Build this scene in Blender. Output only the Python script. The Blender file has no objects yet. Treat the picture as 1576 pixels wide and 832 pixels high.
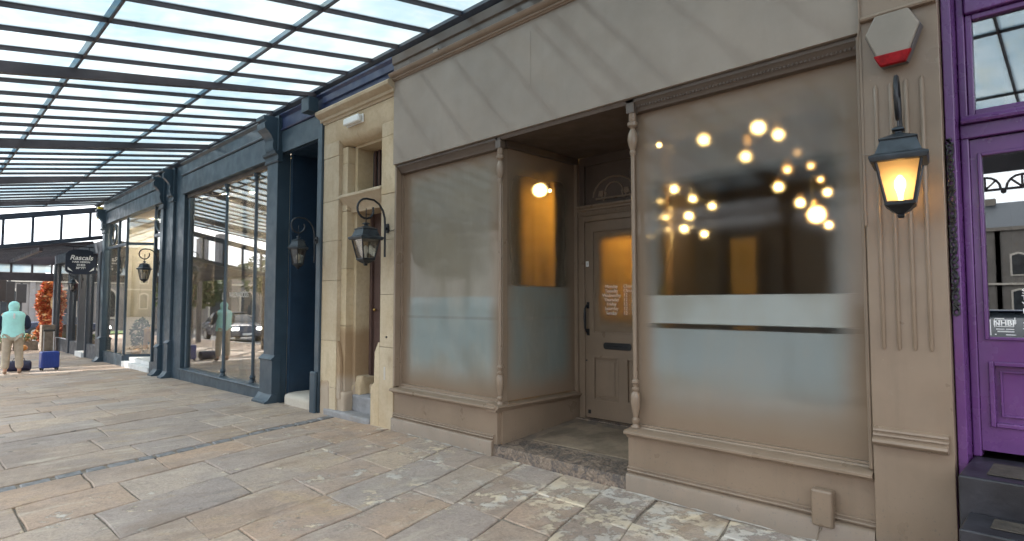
import bpy, bmesh, math, random
from mathutils import Vector, Matrix
R = math.radians
PI = math.pi
random.seed(7)
SC = bpy.context.scene
COL = SC.collection

# ------------------------------------------------------------------ camera
cam_d = bpy.data.cameras.new('camera')
cam = bpy.data.objects.new('camera', cam_d)
COL.objects.link(cam)
cam.location = (2.734, -3.972, 1.45)
cam.rotation_euler = (R(90 + 3.11), 0, R(44.735))
cam_d.sensor_width = 36
cam_d.angle = R(81.16)
cam_d.clip_start = 0.05
cam_d.clip_end = 2000
SC.camera = cam

# ------------------------------------------------------------------ sky, sun, exposure
SUN_DIR = Vector((1.35, 1.0, -1.35)).normalized()      # the way the light travels
w = bpy.data.worlds.new('World')
SC.world = w
w.use_nodes = True
nt = w.node_tree
nt.nodes.clear()
out = nt.nodes.new('ShaderNodeOutputWorld')
bg = nt.nodes.new('ShaderNodeBackground')
sky = nt.nodes.new('ShaderNodeTexSky')
sky.sky_type = 'NISHITA'
sky.sun_disc = False
sky.sun_elevation = math.asin(-SUN_DIR.z)
sky.sun_rotation = math.atan2(-SUN_DIR.x, -SUN_DIR.y)
sky.air_density = 1.0
sky.dust_density = 3.0
tc = nt.nodes.new('ShaderNodeTexCoord')
cn = nt.nodes.new('ShaderNodeTexNoise')
cn.inputs['Scale'].default_value = 2.2
cn.inputs['Detail'].default_value = 6
nt.links.new(tc.outputs['Generated'], cn.inputs['Vector'])
cr = nt.nodes.new('ShaderNodeValToRGB')
cr.color_ramp.elements[0].position = 0.3
cr.color_ramp.elements[0].color = (8.2, 8.7, 9.4, 1)
cr.color_ramp.elements[1].position = 0.7
cr.color_ramp.elements[1].color = (12.5, 12.8, 13.2, 1)
nt.links.new(cn.outputs['Fac'], cr.inputs['Fac'])
mx = nt.nodes.new('ShaderNodeMixRGB')
mx.inputs['Fac'].default_value = 0.8
nt.links.new(sky.outputs['Color'], mx.inputs['Color1'])
nt.links.new(cr.outputs['Color'], mx.inputs['Color2'])
nt.links.new(mx.outputs['Color'], bg.inputs['Color'])
bg.inputs['Strength'].default_value = 0.15
nt.links.new(bg.outputs['Background'], out.inputs['Surface'])

sun_d = bpy.data.lights.new('sun', 'SUN')
sun_d.energy = 5.0
sun_d.angle = R(2.6)
sun_d.color = (1.0, 0.93, 0.84)
sun = bpy.data.objects.new('sun', sun_d)
COL.objects.link(sun)
sun.rotation_euler = SUN_DIR.to_track_quat('-Z', 'Y').to_euler()

SC.view_settings.view_transform = 'Standard'
SC.view_settings.look = 'None'
SC.view_settings.exposure = 1.25
SC.view_settings.gamma = 1.0
SC.render.engine = 'CYCLES'
SC.cycles.max_bounces = 10
SC.cycles.transparent_max_bounces = 16
SC.cycles.transmission_bounces = 8
SC.cycles.sample_clamp_indirect = 6
SC.cycles.caustics_reflective = False
SC.cycles.caustics_refractive = False
SC.cycles.use_denoising = True

# ------------------------------------------------------------------ helpers
class MB:
    def __init__(s): s.v = []; s.f = []
    def add(s, vs, fs):
        n = len(s.v); s.v += [tuple(p) for p in vs]; s.f += [tuple(i + n for i in f) for f in fs]; return s
    def box(s, x0, x1, y0, y1, z0, z1):
        return s.add([(x0,y0,z0),(x1,y0,z0),(x1,y1,z0),(x0,y1,z0),(x0,y0,z1),(x1,y0,z1),(x1,y1,z1),(x0,y1,z1)],
                     [(0,3,2,1),(4,5,6,7),(0,1,5,4),(1,2,6,5),(2,3,7,6),(3,0,4,7)])
    def prism(s, prof, a0, a1, axis='x'):
        # closed outline extruded along an axis; prof in (y,z) for x, (x,z) for y, (x,y) for z
        def P(a, p):
            return (a, p[0], p[1]) if axis == 'x' else ((p[0], a, p[1]) if axis == 'y' else (p[0], p[1], a))
        n = len(prof)
        return s.add([P(a0, p) for p in prof] + [P(a1, p) for p in prof],
                     [tuple(range(n))[::-1], tuple(range(n, 2*n))] + [(i, (i+1) % n, n + (i+1) % n, n + i) for i in range(n)])
    def tube(s, pts, r, n=8, closed=False):
        pts = [Vector(p) for p in pts]
        rs = r if isinstance(r, (list, tuple)) else [r]*len(pts)
        m = len(pts); rings = []
        prev = None
        for i, p in enumerate(pts):
            if closed: d = pts[(i+1) % m] - pts[i-1]
            else: d = pts[min(i+1, m-1)] - pts[max(i-1, 0)]
            d.normalize()
            if prev is None:
                a = Vector((0,0,1)) if abs(d.z) < .9 else Vector((1,0,0))
                u = d.cross(a).normalized()
            else:
                u = (prev - d*prev.dot(d)).normalized()
            prev = u
            v = d.cross(u)
            rings.append([p + (u*math.cos(2*PI*k/n) + v*math.sin(2*PI*k/n))*rs[i] for k in range(n)])
        vs = [q for rg in rings for q in rg]; fs = []
        for i in range(m if closed else m-1):
            j = (i+1) % m
            for k in range(n):
                fs.append((i*n+k, i*n+(k+1) % n, j*n+(k+1) % n, j*n+k))
        if not closed:
            fs.append(tuple(range(n))[::-1]); fs.append(tuple(range((m-1)*n, m*n)))
        return s.add(vs, fs)
    def lathe(s, prof, c=(0,0), n=16, rot=0.0):
        # prof = [(radius, z)], about a vertical axis at c
        vs = []; fs = []; m = len(prof)
        for r, z in prof:
            for k in range(n):
                a = rot + 2*PI*k/n
                vs.append((c[0] + r*math.cos(a), c[1] + r*math.sin(a), z))
        for i in range(m-1):
            for k in range(n):
                fs.append((i*n+k, i*n+(k+1) % n, (i+1)*n+(k+1) % n, (i+1)*n+k))
        fs.append(tuple(range(n))[::-1]); fs.append(tuple(range((m-1)*n, m*n)))
        return s.add(vs, fs)
    def sphere(s, c, r, n=12, m=8, sz=1.0):
        pr = []
        for i in range(m+1):
            t = PI*i/m
            pr.append((max(r*math.sin(t), r*.01), c[2] - r*sz*math.cos(t)))
        return s.lathe(pr, (c[0], c[1]), n)
    def mesh(s, name, mat=None, smooth=False):
        me = bpy.data.meshes.new(name)
        me.from_pydata(s.v, [], s.f); me.update()
        bm = bmesh.new(); bm.from_mesh(me); bmesh.ops.recalc_face_normals(bm, faces=bm.faces); bm.to_mesh(me); bm.free()
        if mat: me.materials.append(mat)
        if smooth:
            for p in me.polygons: p.use_smooth = True
        return me
    def build(s, name, mat=None, parent=None, bevel=0, smooth=False, seg=2):
        o = bpy.data.objects.new(name, s.mesh(name, mat, smooth or bevel > 0))
        link(o, parent)
        if bevel:
            md = o.modifiers.new('bevel', 'BEVEL'); md.width = bevel; md.segments = seg
            md.limit_method = 'ANGLE'; md.angle_limit = R(40); md.harden_normals = True
        elif smooth:
            auto_smooth(o)
        return o

def auto_smooth(o, ang=40):
    me = o.data
    try:
        me.set_sharp_from_angle(angle=R(ang))
    except Exception:
        pass

def link(o, parent=None):
    COL.objects.link(o)
    if parent is not None:
        o.parent = parent
        if parent.get('_world'):
            base = parent
            o.matrix_parent_inverse = Matrix.Translation(parent['_loc']).inverted()
    return o

def tag(o, label=None, cat=None, group=None, kind=None):
    if label: o['label'] = label
    if cat: o['category'] = cat
    if group: o['group'] = group
    if kind: o['kind'] = kind
    return o

def thing(name, label, cat, loc=(0,0,0), rz=0, group=None, world=True):
    """Empty at the base; with world=True its children's meshes are written in world coordinates."""
    o = bpy.data.objects.new(name, None)
    o.empty_display_size = .1
    o.location = loc; o.rotation_euler = (0,0,rz)
    COL.objects.link(o)
    if world:
        o['_world'] = 1; o['_loc'] = list(loc)
    return tag(o, label, cat, group)

def dup(root, loc, rz=0, label=None, group=None, scale=None):
    r = root.copy(); COL.objects.link(r); r.location = loc; r.rotation_euler = (0,0,rz)
    if scale: r.scale = (scale,)*3
    if label: r['label'] = label
    if group: r['group'] = group
    for ch in list(root.children):
        c = ch.copy(); COL.objects.link(c); c.parent = r
        for g in ch.children:
            d = g.copy(); COL.objects.link(d); d.parent = c
    return r

# ------------------------------------------------------------------ materials
def new_mat(name):
    m = bpy.data.materials.new(name); m.use_nodes = True
    n = m.node_tree; b = n.nodes['Principled BSDF']
    return m, n, b
def node(n, t, **k):
    x = n.nodes.new(t)
    for a, v in k.items(): setattr(x, a, v)
    return x
def pos(n): 
    return node(n, 'ShaderNodeNewGeometry').outputs['Position']
def noise(n, scale, detail=4, rough=.55, vec=None, stretch=None, dist=0):
    t = node(n, 'ShaderNodeTexNoise'); t.inputs['Scale'].default_value = scale
    t.inputs['Detail'].default_value = detail; t.inputs['Roughness'].default_value = rough
    t.inputs['Distortion'].default_value = dist
    v = vec or pos(n)
    if stretch:
        mp = node(n, 'ShaderNodeMapping'); mp.inputs['Scale'].default_value = stretch
        n.links.new(v, mp.inputs['Vector']); v = mp.outputs['Vector']
    n.links.new(v, t.inputs['Vector'])
    return t.outputs['Fac']
def ramp(n, fac, stops, interp='LINEAR'):
    r = node(n, 'ShaderNodeValToRGB'); r.color_ramp.interpolation = interp
    e = r.color_ramp.elements
    while len(e) > 1: e.remove(e[-1])
    e[0].position = stops[0][0]; e[0].color = (*stops[0][1], 1) if len(stops[0][1]) == 3 else stops[0][1]
    for p, c in stops[1:]:
        q = e.new(p); q.color = (*c, 1) if len(c) == 3 else c
    n.links.new(fac, r.inputs['Fac'])
    return r.outputs['Color']
def math_(n, op, a, b=None, clamp=False):
    m = node(n, 'ShaderNodeMath', operation=op); m.use_clamp = clamp
    for i, v in enumerate((a, b)):
        if v is None: continue
        if isinstance(v, (int, float)): m.inputs[i].default_value = v
        else: n.links.new(v, m.inputs[i])
    return m.outputs[0]
def maprange(n, v, a, b, c=0., d=1., smooth=True):
    m = node(n, 'ShaderNodeMapRange')
    m.interpolation_type = 'SMOOTHSTEP' if smooth else 'LINEAR'
    n.links.new(v, m.inputs[0])
    for i, q in zip((1,2,3,4), (a,b,c,d)): m.inputs[i].default_value = q
    return m.outputs[0]
def mixc(n, fac, a, b, blend='MIX'):
    m = node(n, 'ShaderNodeMixRGB', blend_type=blend)
    for i, v in enumerate((fac, a, b)):
        if isinstance(v, (int, float)): m.inputs[i].default_value = v
        elif isinstance(v, tuple): m.inputs[i].default_value = (*v, 1) if len(v) == 3 else v
        else: n.links.new(v, m.inputs[i])
    return m.outputs[0]
def bump(n, b, h, strength=.3, dist=.01):
    k = node(n, 'ShaderNodeBump'); k.inputs['Strength'].default_value = strength; k.inputs['Distance'].default_value = dist
    n.links.new(h, k.inputs['Height']); n.links.new(k.outputs['Normal'], b.inputs['Normal'])
    return k

def paint(name, col, rough=.4, var=.12, grime=.25, bstr=.15, spec=.5, splash=False):
    """oil paint on wood: slight brush marks, faint blotches, dust and wear"""
    m, n, b = new_mat(name)
    big = noise(n, 1.7, 5, .6); fine = noise(n, 60, 3, .6, stretch=(1, 1, .12))
    c1 = mixc(n, maprange(n, big, .3, .75), tuple(c*(1-var) for c in col), tuple(min(1, c*(1+var)) for c in col))
    sp = noise(n, 9, 8, .75)
    g = maprange(n, sp, .60, .78, 0, grime)
    drip = noise(n, 7, 6, .7, stretch=(1, 1, .08))
    c1 = mixc(n, maprange(n, drip, .5, .8, 0, grime*1.3), c1, tuple(c*.62 for c in col))
    chip = noise(n, 34, 5, .65)
    c1 = mixc(n, maprange(n, chip, .735, .75, 0, min(.8, grime*3)), c1, tuple(min(.6, c*1.9+.03) for c in col))
    c2 = mixc(n, g, c1, (.30, .27, .23))
    if splash:   # dried mud splashed up from the pavement
        sz = node(n, 'ShaderNodeSeparateXYZ'); n.links.new(pos(n), sz.inputs[0])
        hh = math_(n, 'ADD', sz.outputs['Z'], math_(n, 'MULTIPLY', noise(n, 6, 7, .7), .35))
        c2 = mixc(n, maprange(n, hh, .16, .40, .6, 0), c2, (.17, .14, .11))
        sp2 = noise(n, 55, 4, .6)
        c2 = mixc(n, math_(n, 'MULTIPLY', maprange(n, sp2, .62, .68, 0, .6), maprange(n, hh, .3, .75, 1, 0)), c2, (.13, .11, .09))
    n.links.new(c2, b.inputs['Base Color'])
    rr = maprange(n, noise(n, 5, 4), .3, .7, rough - .07, rough + .12)
    n.links.new(rr, b.inputs['Roughness'])
    b.inputs['Specular IOR Level'].default_value = spec
    h = math_(n, 'ADD', math_(n, 'MULTIPLY', fine, .5), math_(n, 'MULTIPLY', noise(n, 14, 4), .8))
    bump(n, b, h, bstr, .004)
    return m
def plain(name, col, rough=.5, metal=0, var=.15, scale=8, bstr=.1, spec=.5):
    m, n, b = new_mat(name)
    c = mixc(n, maprange(n, noise(n, scale, 5, .6), .3, .7), tuple(x*(1-var) for x in col), tuple(min(1, x*(1+var)) for x in col))
    n.links.new(c, b.inputs['Base Color']); b.inputs['Roughness'].default_value = rough; b.inputs['Metallic'].default_value = metal
    b.inputs['Specular IOR Level'].default_value = spec
    if bstr: bump(n, b, noise(n, scale*6, 4), bstr, .004)
    return m
def emit(name, col, s):
    m, n, b = new_mat(name)
    b.inputs['Base Color'].default_value = (*col, 1)
    b.inputs['Emission Color'].default_value = (*col, 1); b.inputs['Emission Strength'].default_value = s
    return m

TAUPE = (.228, .166, .117)
M = {}
M['taupe'] = paint('taupe_paint', TAUPE, .34, .10, .26, .16, splash=True)
M['fascia'] = paint('fascia_paint', (.29, .245, .204), .62, .08, .1, .06, .3)
M['brown'] = paint('brown_paint', (.10, .075, .058), .45)
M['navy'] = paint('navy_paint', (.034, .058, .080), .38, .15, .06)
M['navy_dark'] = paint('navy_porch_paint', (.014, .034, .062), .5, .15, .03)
M['royal'] = paint('blue_frieze_paint', (.022, .036, .095), .42, .15, .06)
M['purple'] = paint('purple_paint', (.118, .040, .160), .24, .2, .10, .12)
M['plum'] = paint('plum_door_paint', (.105, .062, .052), .5, .2, .3)
M['canopy'] = paint('canopy_iron_paint', (.065, .056, .064), .45, .3, .25)
M['canopy_blue'] = paint('canopy_plate_paint', (.022, .032, .052), .4, .2, .2)
M['iron'] = plain('black_iron', (.016, .018, .022), .42, .3, .3, 20, .2)
M['slate'] = plain('lantern_roof_metal', (.045, .055, .065), .4, .5, .25, 14, .15)
M['steel'] = plain('dull_steel', (.45, .45, .46), .35, .9)
M['white'] = plain('white_plastic', (.75, .76, .74), .4, 0, .05, 6, .02)
M['black'] = plain('black_plastic', (.015, .015, .016), .45)
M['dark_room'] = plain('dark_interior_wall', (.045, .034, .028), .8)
M['beige_room'] = plain('beige_interior_wall', (.60, .53, .42), .8, 0, .08, 2)
M['pale_floor'] = plain('interior_floor', (.30, .25, .20), .6, 0, .2, 3)
M['red_lens'] = plain('red_lens', (.24, .005, .008), .5, 0, .3, 25, .2, .15)
M['ivory'] = plain('ivory_plastic', (.50, .46, .41), .35, 0, .06, 4, .03)
M['cable'] = plain('painted_cable', (.22, .18, .14), .5)

def stone_mat(name, c1, c2, stain=(.2,.13,.07), stain_amt=.6, low=None):
    m, n, b = new_mat(name)
    a = noise(n, 1.6, 6, .65); f = noise(n, 22, 8, .7)
    base = mixc(n, maprange(n, a, .3, .7), c1, c2)
    base = mixc(n, maprange(n, f, .35, .8, 0, .35), base, tuple(x*.55 for x in c1))
    oi = node(n, 'ShaderNodeObjectInfo')
    base = mixc(n, maprange(n, oi.outputs['Random'], 0, 1, 0, .35), base, (.36, .30, .24))
    st = noise(n, 2.4, 7, .7, stretch=(1, 1, .45), dist=.6)
    base = mixc(n, maprange(n, st, .55, .78, 0, stain_amt), base, stain)
    if low:   # a damp brown tide mark with its own outline on the reveal
        sx = node(n, 'ShaderNodeSeparateXYZ'); n.links.new(pos(n), sx.inputs[0])
        zz = math_(n, 'ADD', sx.outputs['Z'], math_(n, 'MULTIPLY', noise(n, 1.5, 5), .5))
        base = mixc(n, maprange(n, zz, low, low + .18, .75, 0), base, (.27, .165, .085))
        base = mixc(n, maprange(n, zz, .55, .75, .5, 0), base, (.45, .40, .34))
    n.links.new(base, b.inputs['Base Color']); b.inputs['Roughness'].default_value = .85
    h = math_(n, 'ADD', noise(n, 9, 7, .65), math_(n, 'MULTIPLY', noise(n, 70, 4), .35))
    bump(n, b, h, .5, .012)
    return m
M['sandstone'] = stone_mat('sandstone', (.47, .355, .215), (.58, .475, .33), stain_amt=.55)
M['sandstone_low'] = stone_mat('stained_sandstone', (.50, .38, .22), (.56, .45, .30), stain_amt=.6, low=1.25)
M['pale_stone'] = stone_mat('pale_stone', (.52, .47, .40), (.62, .58, .50), stain_amt=.2)
M['grey_step'] = stone_mat('grey_step_stone', (.20, .20, .21), (.30, .30, .31), stain_amt=.3)
M['upper_wall'] = stone_mat('weathered_wall_stone', (.32, .27, .20), (.42, .36, .28))

def paving_mat():
    m, n, b = new_mat('york_stone_paving')
    oi = node(n, 'ShaderNodeObjectInfo')
    rnd = oi.outputs['Random']
    base = ramp(n, rnd, [(0, (.24, .18, .14)), (.15, (.42, .325, .245)), (.3, (.27, .245, .24)), (.45, (.47, .37, .265)),
                         (.6, (.32, .295, .285)), (.75, (.42, .27, .165)), (.87, (.33, .25, .19)), (1, (.46, .40, .34))])
    p = pos(n)
    base = mixc(n, .48, base, (.36, .295, .245))
    a = noise(n, 1.3, 6, .65, p, dist=.4)
    base = mixc(n, maprange(n, a, .42, .68, 0, .5), base, (.27, .245, .24))
    o = noise(n, 2.1, 6, .7, p, stretch=(1.0, .6, 1), dist=1.0)
    base = mixc(n, maprange(n, o, .55, .72, 0, .6), base, (.42, .315, .19))
    fine = noise(n, 45, 8, .75, p)
    base = mixc(n, maprange(n, fine, .4, .72, 0, .5), base, (.13, .11, .10))
    mid = noise(n, 8, 8, .75, p)
    base = mixc(n, maprange(n, mid, .48, .68, 0, .45), base, (.19, .155, .135))
    # flaked pale patches, mostly on the drier stones near the wall
    mp = node(n, 'ShaderNodeVectorMath', operation='ADD'); n.links.new(p, mp.inputs[0]); 
    cv = node(n, 'ShaderNodeCombineXYZ'); n.links.new(math_(n, 'MULTIPLY', rnd, 37), cv.inputs[0]); n.links.new(math_(n, 'MULTIPLY', rnd, 11), cv.inputs[1])
    n.links.new(cv.outputs[0], mp.inputs[1])
    fl = noise(n, 4.2, 12, .78, mp.outputs[0], dist=.15)
    sx = node(n, 'ShaderNodeSeparateXYZ'); n.links.new(p, sx.inputs[0])
    near = maprange(n, sx.outputs['X'], -5, .5, -.05, .055, False)
    wall = maprange(n, sx.outputs['Y'], -2.2, -.3, 0, .05, False)
    thr = math_(n, 'ADD', fl, math_(n, 'ADD', near, wall))
    flm = maprange(n, thr, .585, .605)
    flm2 = math_(n, 'MULTIPLY', flm, maprange(n, noise(n, 1.1, 3, .5, p), .38, .56))
    base = mixc(n, math_(n, 'MULTIPLY', flm2, .8), base, mixc(n, maprange(n, noise(n, 2.7, 4, .6, p), .4, .6), (.62, .54, .40), (.50, .49, .46)))
    wet = noise(n, .75, 5, .6, p, dist=.3)
    base = mixc(n, maprange(n, wet, .50, .66, 0, .35), base, (.15, .12, .10))
    crack = noise(n, 2.2, 10, .6, p, dist=2.0)
    cr1 = math_(n, 'ABSOLUTE', math_(n, 'SUBTRACT', crack, .5))
    base = mixc(n, maprange(n, cr1, .0, .006, .4, 0), base, (.10, .085, .075))
    base = mixc(n, 1.0, base, (1.22, 1.15, 1.09), 'MULTIPLY')
    mr = node(n, 'ShaderNodeMapping'); mr.inputs['Rotation'].default_value = (0, 0, R(17)); mr.inputs['Scale'].default_value = (3.2, .8, 1)
    n.links.new(mp.outputs[0], mr.inputs['Vector'])
    stk = noise(n, 1.5, 8, .68, mr.outputs['Vector'], dist=.4)
    base = mixc(n, maprange(n, stk, .54, .70, 0, .6), base, (.54, .455, .355))
    base = mixc(n, maprange(n, stk, .46, .30, 0, .45), base, (.17, .14, .125))
    br = noise(n, 1.9, 5, .65, p, stretch=(1, .5, 1), dist=.3)
    base = mixc(n, maprange(n, br, .54, .72, 0, .55), base, (.24, .165, .115))
    spots = noise(n, 5.5, 2, .5, p)
    base = mixc(n, maprange(n, spots, .70, .76, 0, .6), base, (.09, .085, .08))
    n.links.new(base, b.inputs['Base Color'])
    n.links.new(maprange(n, a, .3, .7, .62, .85), b.inputs['Roughness'])
    h = math_(n, 'ADD', math_(n, 'MULTIPLY', fine, .25), math_(n, 'ADD', math_(n, 'MULTIPLY', noise(n, 4, 6, .6, p), .9), math_(n, 'MULTIPLY', flm2, .35)))
    bump(n, b, h, .8, .028)
    return m
M['paving'] = paving_mat()
M['joint'] = plain('sandy_joint', (.20, .165, .13), .95, 0, .35, 30, .6)
M['sett'] = plain('dark_sett', (.17, .165, .165), .6, 0, .4, 12, .4)
M['mortar'] = plain('pavement_mortar', (.30, .27, .235), .9, 0, .3, 14, .6)
M['asphalt'] = plain('asphalt', (.055, .055, .058), .85, 0, .2, 40, .4)

def step_mat():
    m, n, b = new_mat('painted_worn_step')
    v = noise(n, 9, 8, .75, dist=1.2)
    vo = node(n, 'ShaderNodeTexVoronoi'); vo.inputs['Scale'].default_value = 38; n.links.new(pos(n), vo.inputs['Vector'])
    c = ramp(n, v, [(.32, (.045, .04, .042)), (.47, (.10, .078, .065)), (.56, (.20, .145, .105)), (.70, (.34, .27, .21))])
    c = mixc(n, maprange(n, vo.outputs['Distance'], .0, .5, .45, 0), c, (.30, .22, .16))
    n.links.new(c, b.inputs['Base Color']); b.inputs['Roughness'].default_value = .7
    bump(n, b, math_(n, 'ADD', v, vo.outputs['Distance']), .8, .012)
    return m
M['step'] = step_mat()
def floor_mat():
    m, n, b = new_mat('worn_lobby_floor')
    v = noise(n, 3, 8, .7, dist=.8)
    sx = node(n, 'ShaderNodeSeparateXYZ'); n.links.new(pos(n), sx.inputs[0])
    c = ramp(n, v, [(.3, (.075, .065, .06)), (.5, (.16, .125, .095)), (.7, (.27, .20, .14))])
    n.links.new(c, b.inputs['Base Color']); b.inputs['Roughness'].default_value = .75
    bump(n, b, noise(n, 25, 6), .4, .008)
    return m
M['lobby_floor'] = floor_mat()

def glass(name, refl=.25, tint=(.93,.95,.94), rough=.0):
    m = bpy.data.materials.new(name); m.use_nodes = True; n = m.node_tree; n.nodes.clear()
    o = node(n, 'ShaderNodeOutputMaterial'); t = node(n, 'ShaderNodeBsdfTransparent'); t.inputs[0].default_value = (*tint, 1)
    g = node(n, 'ShaderNodeBsdfGlossy'); g.inputs['Roughness'].default_value = rough
    lw = node(n, 'ShaderNodeLayerWeight'); lw.inputs['Blend'].default_value = .25
    f = maprange(n, lw.outputs['Fresnel'], 0, .6, refl*.6, refl + .45, False)
    k = node(n, 'ShaderNodeMixShader'); n.links.new(f, k.inputs[0]); n.links.new(t.outputs[0], k.inputs[1]); n.links.new(g.outputs[0], k.inputs[2])
    n.links.new(k.outputs[0], o.inputs[0])
    return m
M['shop_glass'] = glass('shop_glass', .40)
M['door_glass'] = glass('dark_door_glass', .5, (.75,.78,.78))
M['lamp_glass'] = glass('lantern_glass', .12, (.88,.86,.82))

def canopy_glass():
    m = bpy.data.materials.new('wired_canopy_glass'); m.use_nodes = True; n = m.node_tree; n.nodes.clear()
    o = node(n, 'ShaderNodeOutputMaterial')
    p = pos(n)
    dirt = noise(n, 3.5, 9, .75, p, stretch=(1.5, .5, 1))
    sp = noise(n, 40, 3, .6, p)
    sx = node(n, 'ShaderNodeSeparateXYZ'); n.links.new(p, sx.inputs[0])
    blue = mixc(n, maprange(n, noise(n, .8, 4, .6, p), .35, .65), (.55, .60, .63), (.42, .50, .55))
    col = mixc(n, maprange(n, dirt, .45, .72, 0, .6), blue, (.55, .56, .52))
    col = mixc(n, maprange(n, sp, .70, .78, 0, .5), col, (.3, .28, .24))
    t = node(n, 'ShaderNodeBsdfTransparent'); n.links.new(col, t.inputs[0])
    tr = node(n, 'ShaderNodeBsdfTranslucent'); n.links.new(col, tr.inputs[0])
    k = node(n, 'ShaderNodeMixShader'); k.inputs[0].default_value = .56
    n.links.new(t.outputs[0], k.inputs[1]); n.links.new(tr.outputs[0], k.inputs[2])
    g = node(n, 'ShaderNodeBsdfGlossy'); g.inputs['Roughness'].default_value = .12
    k2 = node(n, 'ShaderNodeMixShader'); k2.inputs[0].default_value = .06
    n.links.new(k.outputs[0], k2.inputs[1]); n.links.new(g.outputs[0], k2.inputs[2])
    n.links.new(k2.outputs[0], o.inputs[0])
    return m
M['canopy_glass'] = canopy_glass()
M['gable_glass'] = glass('gable_glass', .05, (.93,.95,.97))

def film_glass(name, axis, a0, a1, z0, z1, zones, fade=(.03, .26), top_fade=None, refl=.05, rough=.42, clear_blur=.0, bottom_fade=None):
    """shop glass with a printed film on its inner face: an opaque painted border fading to frost.
    zones: list of (z_from, alpha, colour) bottom to top, hard edged unless soft is given"""
    m = bpy.data.materials.new(name); m.use_nodes = True; n = m.node_tree; n.nodes.clear()
    o = node(n, 'ShaderNodeOutputMaterial')
    sx = node(n, 'ShaderNodeSeparateXYZ'); p = pos(n); n.links.new(p, sx.inputs[0])
    A = sx.outputs['X' if axis == 'x' else 'Y']; Z = sx.outputs['Z']
    wob = math_(n, 'MULTIPLY', math_(n, 'SUBTRACT', noise(n, 1.8, 3, .5, p), .5), .12)
    A2 = math_(n, 'ADD', A, wob); Z2 = math_(n, 'ADD', Z, wob)
    da = math_(n, 'MINIMUM', math_(n, 'SUBTRACT', A2, a0), math_(n, 'SUBTRACT', a1, A2))
    dz = math_(n, 'MINIMUM', math_(n, 'SUBTRACT', Z2, z0), math_(n, 'SUBTRACT', z1, Z2))
    ins = math_(n, 'MULTIPLY', maprange(n, da, fade[0], fade[1]), math_(n, 'MULTIPLY', maprange(n, math_(n, 'SUBTRACT', z1, Z2), fade[0], (top_fade or fade[1])),
        maprange(n, math_(n, 'SUBTRACT', Z2, z0), fade[0], (bottom_fade or fade[1] + .08))))
    # zone alpha and colour
    alpha = None; colr = None
    for (zf, al, c, soft) in zones:
        if alpha is None:
            v = node(n, 'ShaderNodeValue'); v.outputs[0].default_value = al; alpha = v.outputs[0]
            cc = node(n, 'ShaderNodeRGB'); cc.outputs[0].default_value = (*c, 1); colr = cc.outputs[0]
        else:
            s = maprange(n, Z, zf - soft, zf + soft)
            mm = node(n, 'ShaderNodeMix'); n.links.new(s, mm.inputs[0]); n.links.new(alpha, mm.inputs[2]); mm.inputs[3].default_value = al
            alpha = mm.outputs[0]
            colr = mixc(n, s, colr, c)
    blot = noise(n, 1.5, 3, .5, p)
    colr = mixc(n, maprange(n, blot, .40, .68, 0, .6), colr, (.23, .20, .15))
    smear = noise(n, 5, 6, .7, p, stretch=(1, 1, .25), dist=.5)
    colr = mixc(n, maprange(n, smear, .45, .75, 0, .28), colr, (.36, .33, .28))
    speck = noise(n, 90, 2, .5, p)
    colr = mixc(n, maprange(n, speck, .72, .76, 0, .5), colr, (.5, .48, .44))
    border = math_(n, 'SUBTRACT', 1.0, ins)
    fa = math_(n, 'MAXIMUM', math_(n, 'MULTIPLY', border, 1.0), 0)
    # alpha total = border + (1-border)*alpha
    tot = math_(n, 'ADD', fa, math_(n, 'MULTIPLY', ins, alpha))
    col = mixc(n, border, colr, tuple(c*.98 for c in TAUPE))
    d = node(n, 'ShaderNodeBsdfDiffuse'); n.links.new(col, d.inputs[0])
    t = node(n, 'ShaderNodeBsdfRefraction'); t.inputs['IOR'].default_value = 1.12; t.inputs['Roughness'].default_value = .02; t.inputs[0].default_value = (.95, .95, .93, 1)
    rf = node(n, 'ShaderNodeBsdfRefraction'); rf.inputs['IOR'].default_value = 1.12; rf.inputs['Roughness'].default_value = rough
    rf.inputs[0].default_value = (.92,.92,.9,1)
    # frost blurs what is behind; clear_blur puts a halo round bulbs into the clear strips
    fr = maprange(n, alpha, .0, .25, clear_blur, 1)
    core = node(n, 'ShaderNodeMixShader'); n.links.new(fr, core.inputs[0]); n.links.new(t.outputs[0], core.inputs[1]); n.links.new(rf.outputs[0], core.inputs[2])
    k = node(n, 'ShaderNodeMixShader'); n.links.new(tot, k.inputs[0]); n.links.new(core.outputs[0], k.inputs[1]); n.links.new(d.outputs[0], k.inputs[2])
    g = node(n, 'ShaderNodeBsdfGlossy'); g.inputs['Roughness'].default_value = .06
    lw = node(n, 'ShaderNodeLayerWeight'); lw.inputs['Blend'].default_value = .2
    f = maprange(n, lw.outputs['Fresnel'], 0, .6, refl*.35, refl + .12, False)
    k2 = node(n, 'ShaderNodeMixShader'); n.links.new(f, k2.inputs[0]); n.links.new(k.outputs[0], k2.inputs[1]); n.links.new(g.outputs[0], k2.inputs[2])
    n.links.new(k2.outputs[0], o.inputs[0])
    return m
FROST = (.275, .305, .30)
GREYF = (.255, .235, .20)
M['film_right'] = film_glass('frosted_right_window', 'x', .10, 1.73, .50, 3.0,
    [(0, .74, FROST, .01), (1.258, .03, FROST, .004), (1.296, .84, (.37,.39,.37), .004), (1.508, .0, FROST, .004), (2.38, .58, (.235,.20,.172), .07)], top_fade=.36, rough=.30, clear_blur=.42, bottom_fade=.55)
M['film_left'] = film_glass('frosted_left_window', 'x', -3.08, -1.42, .50, 3.0,
    [(0, .90, (.235,.270,.262), .01), (1.28, .95, (.20,.215,.205), .01), (1.31, .90, (.235,.27,.262), .01), (1.515, .84, (.235,.21,.17), .02)])
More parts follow.
